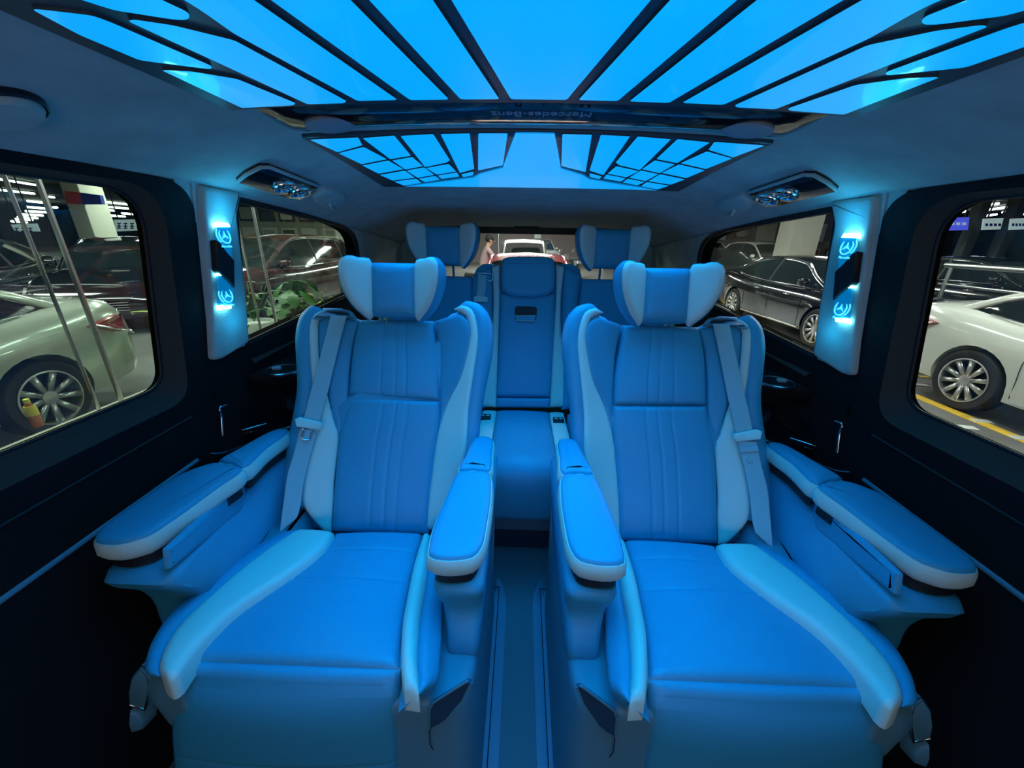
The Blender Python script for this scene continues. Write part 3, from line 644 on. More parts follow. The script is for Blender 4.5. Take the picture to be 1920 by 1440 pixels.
# ================================================================== REAR SEATS
RBf = lambda o=0.: (lambda p: p.y-(1.53+(p.z-.44)*.33+o))
def rb(pl, o=0.): return [hit(x, y, RBf(o)) for x, y in pl]
UPR = (0, -1, .33)
ry = lambda z, o=0.: 1.53+(z-.44)*.33+o
def rear_side(s, nm):
    t = thing('rear_seat', (-.38*s, 1.5, 0), 'blue leather rear row seat with winged headrest behind the %s captain seat' % nm, 'seat')
    R = lambda x, z, o=0.: V((x, ry(z, o), z))
    strip('backrest', [R(-.49, .985), R(-.50, .8), R(-.50, .45)], [R(-.235, .985), R(-.225, .8), R(-.225, .45)], BLUE, t, .01, .008, .05, up=UPR, sx=s, grooves=(.35, .65))
    strip('pale_bolster', [R(-.60, .93, .01), R(-.615, .8, -.01), R(-.60, .45)], [R(-.575, .965, -.01), R(-.585, .8, -.03), R(-.56, .45, -.01)], PALE, t, .007, 0, .05, up=UPR, sx=s, label='pale leather bolster strip')
    strip('side_bolster', [R(-.575, .985, 0), R(-.585, .8, -.03), R(-.56, .45, -.01)], [R(-.492, .99), R(-.502, .8), R(-.502, .45)], BLUE, t, .008, .01, .05, up=UPR, sx=s)
    # shoulder arc of the outer bolster
    arc = [R(-.50, .985, .0), R(-.53, 1.015, .0), (R(-.575, 1.015, .005)), R(-.612, .985, .01), R(-.625, .93, .01), R(-.63, .8, .01), R(-.61, .45, .01)]
    slab('backrest_shell', arc+[R(-.15, .45, .01), R(-.15, .95, .01), R(-.19, .985, .01)], BLUE, t, [(.02, -.10), (0, -.07), (0, -.02), (.006, -.004), (.02, 0)], up=UPR, sx=s)
    tube('pale_piping', [p+V((0, -.012, 0)) for p in arc[1:6]], .011, PALE, t, n=20, sx=s, label='pale leather piping')
    strip('side_bolster', [R(-.23, .985), R(-.222, .8), R(-.222, .45)], [R(-.165, .96, -.01), R(-.168, .8, -.02), R(-.17, .45, -.01)], BLUE, t, .008, .01, .05, up=UPR, sx=s)
    c = on_y(832, 462, 1.74)
    headrest(t, (c.x, 1.74, c.z), s, w=.070, h=.073, sc=1.08, tilt=.1)
    strip('seat_cushion', [V((-.60, 1.50, .44)), V((-.60, 1.3, .45)), V((-.60, 1.12, .46)), V((-.60, 1.08, .43)), V((-.60, 1.08, .28))], [V((-.19, 1.50, .44)), V((-.19, 1.3, .45)), V((-.19, 1.12, .46)), V((-.19, 1.08, .43)), V((-.19, 1.08, .28))], BLUE, t, .012, .01, .08, up=(0, -.5, 1), sx=s)
    box('seat_base', (-.60, 1.19, .0), (-.19, 1.60, .36), SHELL, t, sx=s)
rear_side(1, 'left'); rear_side(-1, 'right')
t = thing('middle_rear_seat', (0, 1.45, 0), 'narrow blue middle rear seat with low headrest seen down the aisle', 'seat')
strip('backrest', rb([(938, 550), (937, 600), (934, 680), (931, 743)]), rb([(1040, 550), (1040, 600), (1036, 680), (1031, 744)]), BLUE, t, .01, .008, .06, up=UPR)
strip('lower_roll', rb([(931, 746), (930, 764)]), rb([(1031, 747), (1030, 765)]), BLUE, t, .008, .004, .06, up=UPR, nt=8)
hr = [p for p in rb([(940, 500), (942, 487), (955, 482), (990, 481), (1026, 482), (1038, 487), (1041, 500), (1040, 535), (1034, 548), (1018, 555), (990, 557), (962, 555), (946, 548), (940, 535)], -.03)]
slab('headrest', hr, BLUE, t, [(.01, -.06), (0, -.05), (0, .0), (.004, .010), (.014, .016), (.03, .017)], up=UPR, n=44)
for s, Lo, Li in ((-1, [(922, 500), (925, 560), (922, 620), (914, 690), (900, 762)], [(937, 496), (937, 560), (934, 650), (930, 764)]), (1, [(1058, 500), (1052, 560), (1052, 620), (1060, 690), (1067, 762)], [(1042, 496), (1042, 560), (1037, 650), (1031, 764)])):
    strip('pale_bolster', rb(Lo, -.005), rb(Li, -.005), PALE, t, .008, .004, .06, up=UPR, label='pale grey leather strip')
strip('side_bolster', rb([(886, 520), (884, 560), (884, 620), (880, 690), (870, 762)]), rb([(921, 500), (924, 560), (921, 620), (913, 690), (899, 762)]), BLUE, t, .012, .014, .06, up=UPR)
strip('side_bolster', rb([(1059, 500), (1054, 560), (1054, 620), (1062, 690), (1069, 762)]), rb([(1090, 515), (1085, 560), (1080, 620), (1086, 690), (1094, 762)]), BLUE, t, .012, .014, .06, up=UPR)
sl = rb([(886, 520), (893, 503), (905, 494), (920, 493), (937, 497), (1042, 497), (1060, 493), (1076, 495), (1088, 505), (1091, 520), (1094, 762), (870, 762)], .02)
slab('backrest_shell', sl, BLUE, t, [(.02, -.10), (0, -.08), (0, -.01), (.004, .004), (.012, .008)], up=UPR)
# recess with cup holder latch
slab('handle_recess', rb([(965, 578), (969, 574), (1003, 575), (1007, 579), (1005, 600), (966, 598)], -.022), BLACK, t, [(0, -.006), (0, 0)], up=UPR, label='dark recess')
slab('pull_handle', rb([(966, 592), (1005, 592), (1002, 602), (969, 601)], -.026), BLUE, t, [(0, -.008), (0, 0), (.001, .002)], up=UPR)
tube('handle_rim', rb([(966, 592), (1005, 592), (1002, 602), (969, 601)], -.029), .0018, PALE, t, True, label='pale bright handle rim')
# rear belt
strip('belt', rb([(896, 514), (895, 540), (893, 562)], -.035), rb([(912, 516), (911, 540), (908, 562)], -.035), BELT, t, .001, 0, .002, r=.003, up=UPR, nt=8, label='pale woven belt webbing')
tube('belt_guide', rb([(895, 512), (922, 514), (921, 527), (913, 524)], -.035), .0022, CHROME, t, n=14, label='chrome belt guide')
slab('belt_tongue', rb([(888, 557), (896, 554), (914, 557), (914, 566), (889, 565)], -.04), PALE, t, [(0, -.006), (0, 0)], up=UPR)
tube('latch_plate', rb([(893, 568), (893, 582), (903, 582), (904, 568)], -.04), .002, CHROME, t, True)
# cushion
mc = lambda x: [V((x, 1.52, .437)), V((x, 1.3, .445)), V((x, 1.14, .452)), V((x, 1.095, .445)), V((x, 1.07, .41)), V((x, 1.07, .30)), V((x, 1.08, .235))]
strip('seat_cushion', mc(-.112), mc(.112), BLUE, t, .008, .012, .08, up=(0, -.5, 1))
for s in (-1, 1):
    strip('pale_bolster', mc(.114*s), mc(.176*s), PALE, t, .007, .004, .08, up=(0, -.5, 1), label='pale grey leather strip')
    c = hit(*((910, 783) if s < 0 else (1047, 789)), lambda p: p.z-.452)
    so = box('usb_socket', (c.x-.022, c.y-.020, .448), (c.x+.022, c.y+.018, .462), BLACK, t, r=.004)
    for q in (-1, 1): box('socket_port', (c.x+q*.010-.007, c.y-.006, .4615), (c.x+q*.010+.007, c.y+.006, .4635), CHROME, so, r=.0006, org=V(t.location))
box('seat_base', (-.175, 1.15, .12), (.175, 1.58, .36), SHELL, t)
box('seat_plinth', (-.18, 1.19, .0), (.18, 1.6, .13), mat('dark blue plinth', (.02, .05, .10), .6), t)

# ================================================================== FLOOR RAILS
for s, nm in ((1, 'left'), (-1, 'right')):
    t = thing('seat_rail', (-.08*s, .5, 0), 'pale blue floor rail cover along the aisle beside the %s seat' % nm, 'floor rail')
    def rail(x0, x1, ye, h):
        P = [(x1, -1.0), (x1, ye), (x1+(x0-x1)*.15, ye+.05), (x1+(x0-x1)*.5, ye+.085), (x0, ye+.11), (x0, -1.0)]
        return [V((x, y, h)) for x, y in rpoly(P, .01, 3)]
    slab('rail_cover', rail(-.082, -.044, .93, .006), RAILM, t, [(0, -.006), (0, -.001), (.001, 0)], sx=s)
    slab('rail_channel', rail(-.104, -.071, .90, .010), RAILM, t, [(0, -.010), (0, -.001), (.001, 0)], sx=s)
    tube('rail_groove', [V((-.071, -1, .0105)), V((-.071, .88, .0105)), V((-.078, .95, .0105)), V((-.10, .99, .0105))], .0013, BLACK, t, n=24, sx=s)

# ================================================================== SIDE CONSOLES BY THE REAR SEATS
for s, nm in ((1, 'left'), (-1, 'right')):
    t = thing('side_console', (-.74*s, 1.1, .6), 'gloss black side shelf with cup holder and chrome trimmed tray, %s wall' % nm, 'side console')
    lp = rpoly([(-.79, 1.0), (-.74, 1.0), (-.69, 1.04), (-.66, 1.25), (-.66, 1.95), (-.79, 1.95)], [.005, .03, .04, .04, .01, .01], 4)
    b = slab('shelf', [V((x, y, .775)) for x, y in lp], SOFTBLACK, t, [(.03, -.05), (.01, -.035), (.002, -.02), (0, -.01), (.003, -.002), (.01, 0)], sx=s)
    c = hit(530, 692, lambda p: p.z-.780)
    lathe('cup_ring', (c.x, c.y, .778), (0, 0, 1), [(.0485, -.004), (.0495, .001), (.047, .003), (.0445, .001), (.0445, -.004)], mat('dull chrome', (.35, .36, .4), .3, 1), t, 36, s)
    lathe('cup_well', (c.x, c.y, .7775), (0, 0, 1), [(.044, -.002), (.044, .0005), (.04, .0005), (.001, .0003)], BLACK, t, 30, s)
    box('cup_grip', (c.x-.03, c.y-.004, .7775), (c.x-.008, c.y+.010, .7865), SPKM, t, r=.002, sx=s)
    # lower tray with chrome V rim
    lp = rpoly([(-.79, .955), (-.70, .96), (-.655, 1.0), (-.63, 1.15), (-.63, 1.45), (-.79, 1.45)], [.005, .03, .05, .05, .02, .01], 5)
    slab('tray', [V((x, y, .625)) for x, y in lp], GLOSS, t, [(.05, -.12), (.01, -.04), (0, -.02), (.001, -.004), (.006, 0), (.014, -.003)], sx=s)
    zt = lambda pl, z: [on_z(390+x/6, 640+y/6, z) for x, y in pl]
    tube('tray_rim', zt([(750, 680), (560, 810), (400, 930), (350, 990), (400, 995), (530, 960), (655, 925)], .632), .0028, CHROME, t, n=40, sx=s)
    tube('tray_edge', zt([(155, 760), (175, 880), (215, 980), (300, 1030), (420, 1035), (560, 1000), (680, 940)], .615), .004, GLOSS, t, n=30, sx=s)
    tube('corner_trim', [on_x(390+x/6, 640+y/6, -.775) for x, y in ((205, 715), (130, 748), (150, 850), (165, 1060))], .003, CHROME, t, n=18, sx=s)
    tube('lower_trim', [on_x(390+x/6, 640+y/6, -.775) for x, y in ((20, 1260), (160, 1255), (360, 1185))], .0035, CHROME, t, n=10, sx=s)
    c = on_z(550, 741, .70)
    lathe('lower_cup', (c.x, c.y, .70), (0, 0, 1), [(.035, -.03), (.037, 0), (.03, .002), (.001, .002)], GLOSS, t, 28, s)

# ================================================================== THE HALL OUTSIDE
TILE = mat('grey hall floor', (.16, .155, .15), .35, bump=.3, bscale=40, var=.2)
ASPH = mat('dark hall ceiling', (.05, .06, .058), .8)
WALLM = mat('drab hall wall', (.17, .17, .15), .8, var=.15, bscale=60)
COLM = mat('beige column paint', (.46, .45, .38), .7)
YEL = mat('yellow road paint', (.72, .46, .04), .6, var=.2, bscale=200)
TUBE = mat('fluorescent tube', (1, 1, 1), .4, emit=(.93, 1, .93), es=7)
STEEL = mat('brushed steel', (.5, .52, .5), .3, 1.)
GREENL = mat('green leaf', (.035, .115, .02), .45, var=.3, bscale=90)
YLEAF = mat('yellow green leaf', (.34, .42, .07), .5)
WHITEM = mat('white enamel', (.62, .64, .60), .4)
struct(box('ground', (-45, -8, G-.1), (30, 45, G), TILE, r=0))
struct(box('hall_ceiling', (-45, -6, 2.85), (30, 45, 2.95), ASPH, r=0))
struct(box('wall_far_left', (-45, -8, G), (-44.8, 45, 2.9), ASPH, r=0))
struct(box('wall_far_right', (29.8, -8, G), (30, 45, 2.9), ASPH, r=0))
struct(box('wall_far_back', (-45, 40, G), (30, 40.2, 2.9), ASPH, r=0))

PAINTS = {}
def paint(n, c, rough=.25, metal=.0, coat=1.): return PAINTS.setdefault(n, mat(n, c, rough, metal, coat=coat))
CGLASS = mat('car window glass', (.012, .018, .018), .05, spec=.8); TYRE = mat('tyre rubber', (.018, .018, .019), .75)
ALLOY = mat('alloy wheel', (.55, .56, .56), .3, .85); TAIL = mat('red tail lamp', (.35, .01, .015), .15, coat=1.)
HEAD = mat('clear head lamp', (.75, .78, .8), .12, .6, coat=1.); UNDER = mat('black underbody', (.008, .008, .008), .8)
SED = dict(x=[-2.40, -2.36, -2.25, -1.95, -1.5, -.9, -.3, .4, 1.0, 1.4, 1.9, 2.2, 2.36, 2.42], top=[.78, .98, 1.05, 1.06, 1.03, .98, .96, .96, .97, .95, .87, .77, .64, .52],
           w=[.66, .76, .82, .88, .905, .91, .91, .91, .905, .90, .88, .82, .72, .62], sill=[.40, .30, .25, .20, .19, .19, .19, .19, .19, .19, .20, .21, .24, .34],
           gx=[-1.85, -1.5, -1.1, -.7, -.3, .1, .4, .75, 1.15], gz=[1.03, 1.22, 1.37, 1.44, 1.46, 1.44, 1.38, 1.19, .98], gb=[.66, .76, .80, .81, .81, .81, .80, .78, .68], gr=[.50, .54, .57, .58, .58, .58, .57, .56, .56], flat=(2, 6))
SUVD = dict(x=[-2.28, -2.25, -2.15, -1.9, -1.4, -.9, -.3, .4, 1.0, 1.4, 1.85, 2.1, 2.24, 2.30], top=[.80, 1.08, 1.14, 1.12, 1.09, 1.06, 1.05, 1.04, 1.06, 1.05, 1.0, .92, .76, .60],
           w=[.70, .80, .86, .90, .92, .92, .92, .92, .92, .91, .89, .84, .76, .66], sill=[.44, .36, .30, .26, .24, .24, .24, .24, .24, .24, .25, .26, .30, .38],
           gx=[-2.16, -1.95, -1.7, -1.2, -.6, 0, .35, .7, 1.12], gz=[1.13, 1.40, 1.58, 1.66, 1.68, 1.66, 1.58, 1.36, 1.07], gb=[.74, .80, .82, .83, .83, .83, .82, .79, .70], gr=[.60, .62, .63, .64, .64, .63, .62, .60, .58], flat=(2, 6))
SKEW = 1.38; WR = .335
def lofted(D):
    xs = D['x']; secs = []
    X = []; 
    for i in range(len(xs)-1):
        for u in (0, .5): X.append(xs[i]+(xs[i+1]-xs[i])*u)
    X.append(xs[-1])
    def ip(a, x):
        for i in range(len(xs)-1):
            if x <= xs[i+1]+1e-9: t = (x-xs[i])/(xs[i+1]-xs[i]); t = t*t*(3-2*t)*.3+t*.7; return a[i]+(a[i+1]-a[i])*t
        return a[-1]
    vs = []; fs = []
    for x in X:
        w, t, b = ip(D['w'], x), ip(D['top'], x), ip(D['sill'], x); h = t-b
        half = [(0, b), (w*.82, b), (w*.955, b+.05), (w*.985, b+h*.2), (w*.99, b+h*.40), (w*1.0, b+h*.62), (w*.985, b+h*.72), (w*.965, b+h*.82), (w*.93, b+h*.93), (w*.86, t-.01), (w*.6, t+.02), (w*.3, t+.03), (0, t+.033)]
        vs += [V((x, y, z)) for y, z in half]+[V((x, -y, z)) for y, z in half[-2:0:-1]]
    k = 24
    for i in range(len(X)-1):
        for j in range(k): fs.append((i*k+j, i*k+(j+1) % k, (i+1)*k+(j+1) % k, (i+1)*k+j))
    fs += [tuple(range(k)), tuple((len(X)-1)*k+j for j in range(k))]
    body = mk('proto_body', vs, fs, UNDER)
    # wheel arches cut out
    bm = bmesh.new()
    for x in (-SKEW, SKEW):
        for q in (-1, 1):
            r = bmesh.ops.create_cone(bm, cap_ends=True, segments=28, radius1=WR+.045, radius2=WR+.045, depth=.5)
            for v in r['verts']: v.co = V((x+v.co.x, q*.86-v.co.z, WR+v.co.y))
    cm = bpy.data.meshes.new('cut'); bm.to_mesh(cm); bm.free(); co = bpy.data.objects.new('cut', cm); COL.objects.link(co)
    md = body.modifiers.new('b', 'BOOLEAN'); md.object = co; md.operation = 'DIFFERENCE'; md.solver = 'EXACT'
    dg = bpy.context.evaluated_depsgraph_get(); me = bpy.data.meshes.new_from_object(body.evaluated_get(dg))
    bm = bmesh.new(); bm.from_mesh(me)
    for f in bm.faces: f.smooth = True
    for e in bm.edges:
        if len(e.link_faces) == 2 and e.calc_face_angle(0) > math.radians(45): e.smooth = False
    bm.to_mesh(me); bm.free()
    bpy.data.objects.remove(body); bpy.data.objects.remove(co)
    # greenhouse
    gv = []; gk = 9; bz = ip
    for i, x in enumerate(D['gx']):
        zt = D['gz'][i]; zb = ip(D['top'], x)-.03; wb = D['gb'][i]; wr = D['gr'][i]; lam = min(1, (zt-zb)/.45); wr = wb+(wr-wb)*lam
        half = [(wb, zb), (wb+(wr-wb)*.5+.01, zb+(zt-zb)*.5), (wr, zt-.035*lam), (wr*.82, zt), (0, zt+.02)]
        gv += [V((x, y, z)) for y, z in half]+[V((x, -y, z)) for y, z in half[-2::-1]]
    n = len(D['gx']); a, b = D['flat']; glassf = []; rooff = []
    for i in range(n-1):
        for j in range(gk-1):
            f = (i*gk+j, i*gk+j+1, (i+1)*gk+j+1, (i+1)*gk+j)
            (rooff if (2 <= j <= 5 and a-1 <= i < b) else glassf).append(f)
    glassf += [tuple(range(gk)), tuple((n-1)*gk+j for j in range(gk))]
    return me, gv, glassf, rooff, n, gk
PROTO = {'sedan': (SED, lofted(SED)), 'suv': (SUVD, lofted(SUVD))}
WHEELS = {}
def wheel(parent, x, y, nsp, steer=0.):
    q = 1 if y > 0 else -1
    if (nsp, q) not in WHEELS:
        c = (0, 0, 0); ax = (0, q, 0)
        ty = lathe('wheel', c, ax, [(WR*.62, -.03), (WR*.66, -.02), (WR*.69, .09), (WR*.72, .10), (WR*.93, .10), (WR, .07), (WR, -.07), (WR*.9, -.1), (WR*.5, -.1)], TYRE, None, 32)
        rim = lathe('rim', c, ax, [(WR*.70, .097), (WR*.72, .105), (WR*.68, .108), (WR*.64, .06), (WR*.62, -.02)], ALLOY, None, 32, caps=False)
        cap = lathe('hub_cap', c, ax, [(WR*.18, .05), (WR*.17, .085), (WR*.10, .09), (.001, .092)], ALLOY, None, 16)
        sp = []
        for k in range(nsp):
            a = 2*math.pi*k/nsp; d = V((math.cos(a), 0, math.sin(a))); e = V((-math.sin(a), 0, math.cos(a))); o_ = V((0, q, 0))
            vs = [d*WR*r+e*w_*sg+o_*h for r, w_, h in ((.15, .018, .082), (.67, .026, .098)) for sg in (-1, 1)]+[d*WR*r+e*w_*sg+o_*(h-.03) for r, w_, h in ((.15, .018, .082), (.67, .026, .098)) for sg in (-1, 1)]
            sp.append(mk('spoke', vs, [(0, 1, 3, 2), (4, 6, 7, 5), (0, 2, 6, 4), (1, 5, 7, 3), (2, 3, 7, 6), (0, 4, 5, 1)], ALLOY))
        back = lathe('brake_disc', c, ax, [(WR*.6, .0), (WR*.6, .03), (.02, .03)], UNDER, None, 20)
        WHEELS[(nsp, q)] = (ty, [rim, cap, back]+sp)
        for o in [ty]+WHEELS[(nsp, q)][1]: COL.objects.unlink(o)
    ty, kids = WHEELS[(nsp, q)]
    t = ty.copy(); COL.objects.link(t); t.parent = parent; t.location = (x, y, WR); t.rotation_euler.z = steer
    t.rotation_euler.y = random.random()
    for o in kids: c = o.copy(); COL.objects.link(c); c.parent = t
def car(kind, loc, heading, col, label, nsp=5, sc=.93, front='auto', cat='car', group=None, sidewin='tint', lamps=True):
    t = thing('car', (loc[0], loc[1], G), label, cat, group, rz=math.radians(heading)); t.scale = (sc, sc, sc); Z = V((0, 0, 0)); ORG[t.name] = Z
    D, (me, gv, gf, rf, n, gk) = PROTO[kind]
    m2 = me.copy(); m2.materials.clear(); m2.materials.append(col); b = bpy.data.objects.new('body', m2); COL.objects.link(b); b.parent = t
    mk('windows', gv, gf, CGLASS, t, org=Z, auto=25); mk('roof', [p+V((0, 0, .004)) for p in gv], rf, col, t, org=Z)
    a, bb = D['flat']
    for q in (0, 1):
        idx = lambda i, j: gv[i*gk+(j if not q else gk-1-j)]
        for nm, path, r in (('windscreen_pillar', [idx(i, 2) for i in range(bb-1, n)], .030), ('rear_pillar', [idx(i, 2) for i in range(0, a+1)], .045), ('roof_rail', [idx(i, 2) for i in range(a-1, bb+1)], .022)):
            tube(nm, path, r, col, t, org=Z, n=10, seg=6)
        for xi in (3.6, 4.0) if kind == 'sedan' else (2.6, 4.4):
            i = int(xi); u = xi-i; lo = idx(i, 0).lerp(idx(i+1, 0), u); hi = idx(i, 2).lerp(idx(i+1, 2), u)
            if xi != 3.6: tube('door_pillar', [lo, lo.lerp(hi, .5)+V((0, .012*(-1 if q else 1), 0)), hi], .022, BLACK, t, org=Z, seg=6)
        tube('window_trim', [idx(i, 0)+V((0, .012*(-1 if q else 1), .035)) for i in range(1, n-1)], .009, CHROME, t, org=Z, n=14, seg=6)
        tube('roof_trim', [idx(i, 2)+V((0, .018*(-1 if q else 1), -.035)) for i in range(0, n)], .008, CHROME, t, org=Z, n=18, seg=6)
        sy = -1 if q else 1; W = max(D['w']); tz = D['top'][6]
        for x in (-.55, .45): tube('door_handle', [V((x-.09, sy*(W*.975), tz-.16)), V((x, sy*(W*.975+.02), tz-.16)), V((x+.09, sy*(W*.975), tz-.16))], .012, CHROME if kind == 'sedan' else col, t, org=Z, seg=6)
        for x in (-.95, -.05, .9): tube('door_seam', [V((x, sy*(W*.962), tz-.12)), V((x-.01, sy*(W*1.001), tz-.30)), V((x, sy*(W*.99), tz-.5)), V((x, sy*(W*.975), .30))], .004, BLACK, t, org=Z, seg=4, n=8)
        # mirrors
        box('door_mirror', (.72, sy*.86-.09, tz+.02), (.86, sy*.86+.09 + sy*.03, tz+.15), col, t, r=.035, org=Z)
        tube('sill_trim', [V((-.95, sy*W*.97, .27)), V((.95, sy*W*.97, .27))], .014, CHROME if kind == 'sedan' else BLACK, t, org=Z, seg=6)
        # lamps hug the corners
        xt = D['x'][1]; zt = D['top'][1]
        P = [V((xt-.015, sy*.50, zt-.10)), V((xt+.01, sy*.74, zt-.09)), V((xt+.16, sy*.862, zt-.07)), V((xt+.44, sy*.905, zt-.12)), V((xt+.20, sy*.90, zt-.23)), V((xt+.02, sy*.765, zt-.27)), V((xt-.015, sy*.52, zt-.23))]
        if kind == 'suv': P = [p+V((-.01, sy*.035, -.02)) for p in P]
        ce = sum(P, V((0, 0, 0)))/7; vs = P+[ce+V((-.045, sy*.055, 0))]; inn = [p+V((.08, -sy*.08, 0)) for p in P]
        fs = [(i, (i+1) % 7, 7) for i in range(7)]+[(i, (i+1) % 7, 8+(i+1) % 7, 8+i) for i in range(7)]+[tuple(range(8, 15))]
        mk('tail_lamp', vs+inn, fs, TAIL, t, org=Z, auto=60)
        if kind == 'sedan': tube('tail_lamp_trim', [P[0]+V((-.02, 0, -.02)), P[5]+V((-.02, sy*.02, -.01)), P[4]+V((-.02, sy*.03, 0)), P[3]+V((0, sy*.01, 0))], .010, CHROME, t, org=Z, n=10, seg=6)
        xf = D['x'][-2]; zf = D['top'][-2]
        P = [V((xf+.03, sy*.42, zf-.04)), V((xf-.06, sy*.70, zf+.05)), V((xf-.34, sy*.85, zf+.12)), V((xf-.20, sy*.86, zf-.01)), V((xf-.02, sy*.76, zf-.09)), V((xf+.04, sy*.45, zf-.11))]
        ce = sum(P, V((0, 0, 0)))/6; vs = P+[ce+V((.05, sy*.05, .02))]; inn = [p+V((-.12, -sy*.08, -.03)) for p in P]
        fs = [(i, (i+1) % 6, 6) for i in range(6)]+[(i, (i+1) % 6, 7+(i+1) % 6, 7+i) for i in range(6)]+[tuple(range(7, 13))]
        mk('head_lamp', vs+inn, fs, HEAD, t, org=Z, auto=60)
        tube('bumper_trim', [V((xf+.05, sy*.35, .33)), V((xf-.02, sy*.62, .34)), V((xf-.1, sy*.74, .42))], .014, CHROME, t, org=Z, n=8, seg=6)
    # grille: frame and bars
    xf = D['x'][-1]; zf = D['top'][-2]
    g = slab('grille', [V((xf-.02, y, z)) for y, z in rpoly([(-.42, zf-.06), (.42, zf-.06), (.34, .36), (-.34, .36)], .05, 3)], UNDER, t, [(0, -.10), (0, .01), (.02, .02)], up=(1, 0, 0), org=Z)
    for k in range(4): zz = .40+k*(zf-.52)/3; tube('grille_bar', [V((xf+.004, -.36, zz)), V((xf+.02, 0, zz)), V((xf+.004, .36, zz))], .008, CHROME, g, org=Z, seg=5)
    box('number_plate', (D['x'][0]-.012, -.22, .62), (D['x'][0]+.02, .22, .74), WHITEM, t, r=.004, org=Z)
    for x in (-SKEW, SKEW):
        for y in (-.80, .80): wheel(t, x, y*(D['w'][5]/.91), nsp)
    return t
BLK = paint('black car paint', (.008, .009, .010), .12); WHT = paint('white car paint', (.66, .68, .62), .22); SLV = paint('silver white car paint', (.50, .53, .46), .22, .2)
MRN = paint('dark maroon car paint', (.055, .022, .024), .15); RED = paint('red car paint', (.62, .04, .05), .25); GRY = paint('grey car paint', (.28, .29, .30), .25, .4); DGR = paint('charcoal car paint', (.03, .032, .034), .15)
# left side
car('sedan', (-4.66, 1.50), -90, SLV, 'silver white sedan parked close outside the left front window', 9)
car('sedan', (-7.9, 7.9), -58, BLK, 'black sedan nearest to the beige column outside the left window', 10, sc=1.)
car('sedan', (-9.6, 6.2), -58, DGR, 'dark sedan between two black ones, behind the silver white sedan', 10, sc=1.)
car('sedan', (-11.3, 4.2), -58, BLK, 'black sedan furthest left, seen above the silver white sedan roof', 10, sc=1., group=None)
car('suv', (-5.25, 8.35), -97, MRN, 'dark maroon car behind the potted plants outside the left rear window', 5)
# right side
car('sedan', (5.32, 2.50), -90, WHT, 'white sedan with red tail lamp outside the right front window', 10)
car('sedan', (5.46, 7.42), -90, BLK, 'black sedan with chrome window line, side on outside the right rear window', 10)
car('sedan', (6.0, 12.5), -97, DGR, 'black car facing the viewer behind the side-on black sedan', 8)
car('suv', (9.6, 16.5), -90, WHT, 'white estate car in the back row behind the right-hand black cars', 7)
car('suv', (9.4, 21.1), -90, WHT, 'furthest white car in the right-hand back row', 7)
car('sedan', (9.8, 3.6), -84, BLK, 'black car behind the steel railing, nearest to the viewer', 8)
car('sedan', (9.7, 8.6), -84, BLK, 'black car in the back row beside the beige column', 8)
car('sedan', (9.9, 12.0), -84, DGR, 'dark car in the back row between column and white estate', 8) if False else None
# behind
car('sedan', (.06, 5.95), -90, RED, 'red car right behind the rear window', 7)
car('suv', (.02, 12.3), -90, WHT, 'white car behind the red car, seen through the rear window', 7, sc=.9)
car('suv', (.95, 23.2), -80, GRY, 'small grey and white car far behind, right in the rear window', 7, sc=.9)

# yellow line and litter
tag(slab('yellow_line', [V((4.33, -4, G)), V((4.45, -4, G)), V((4.56, 16, G)), V((4.44, 16, G))], YEL, None, [(0, .0), (0, .004)]), 'yellow painted line along the floor beside the right-hand cars', 'road marking')
lit = [on_z(x, y, G+.003) for x, y in ((1725, 722), (1735, 707), (1812, 802), (1840, 790), (1915, 822))]
for i, (p, lb) in enumerate(zip(lit, ('white paper scrap by the white sedan tail', 'yellowish scrap under the white sedan rear bumper', 'long white paper scrap beside the yellow line', 'small white scrap touching the yellow line', 'white scrap at the right photo edge'))):
    tag(slab('paper_scrap', [p+V((a, b, .001)) for a, b in ((-.08, -.02), (.07, -.05), (.09, .03), (-.05, .06))], WHITEM if i != 1 else YEL, None, [(0, 0), (.002, .004)]), lb, 'litter')
# railing
t = thing('railing', (6.75, 3, G), 'steel pipe railing behind the white sedan', 'railing')
tube('top_rail', [V((6.75, -4, .84)), V((6.75, 6.6, .84))], .04, STEEL, t)
for z in (.55, .22): tube('middle_rail', [V((6.75, -4, z)), V((6.75, 6.6, z))], .018, STEEL, t)
for y in (-3.5, -1.5, .5, 2.5, 4.5, 6.5): tube('post', [V((6.75, y, G)), V((6.75, y, .84))], .028, STEEL, t)
# kerb ledge and glass partition on the left
t = thing('kerb', (-3.3, 2, G), 'pale concrete ledge along the glass partition outside the left windows', 'ledge')
for i in range(8): box('kerb_stone', (-3.42, -2+i*1.3, G), (-2.95, -.712+i*1.3, -.20), COLM, t, r=.01)
t = thing('glass_partition', (-3.2, 2, -.2), 'tall frameless glass partition with slim steel edges outside the left windows', 'glass partition')
ybs = [-1.5, on_x(105, 570, -3.2).y, on_x(140, 520, -3.2).y, on_x(452, 450, -3.2).y, on_x(492, 480, -3.2).y, 9.]
for a, b in zip(ybs, ybs[1:]): box('glass_sheet', (-3.206, a+.015, -.20), (-3.194, b-.015, 2.84), HALLGLASS, t, r=0)
for i, y in enumerate(ybs[1:-1]): box('steel_edge', (-3.215, y-(.011 if i % 2 else .005), -.20), (-3.185, y+(.011 if i % 2 else .005), 2.84), STEEL, t, r=.004)
for y in (on_x(100, 570, -3.2).y, ): box('floor_channel', (-3.23, -1.5, -.20), (-3.17, 9, -.185), STEEL, t, r=.002)
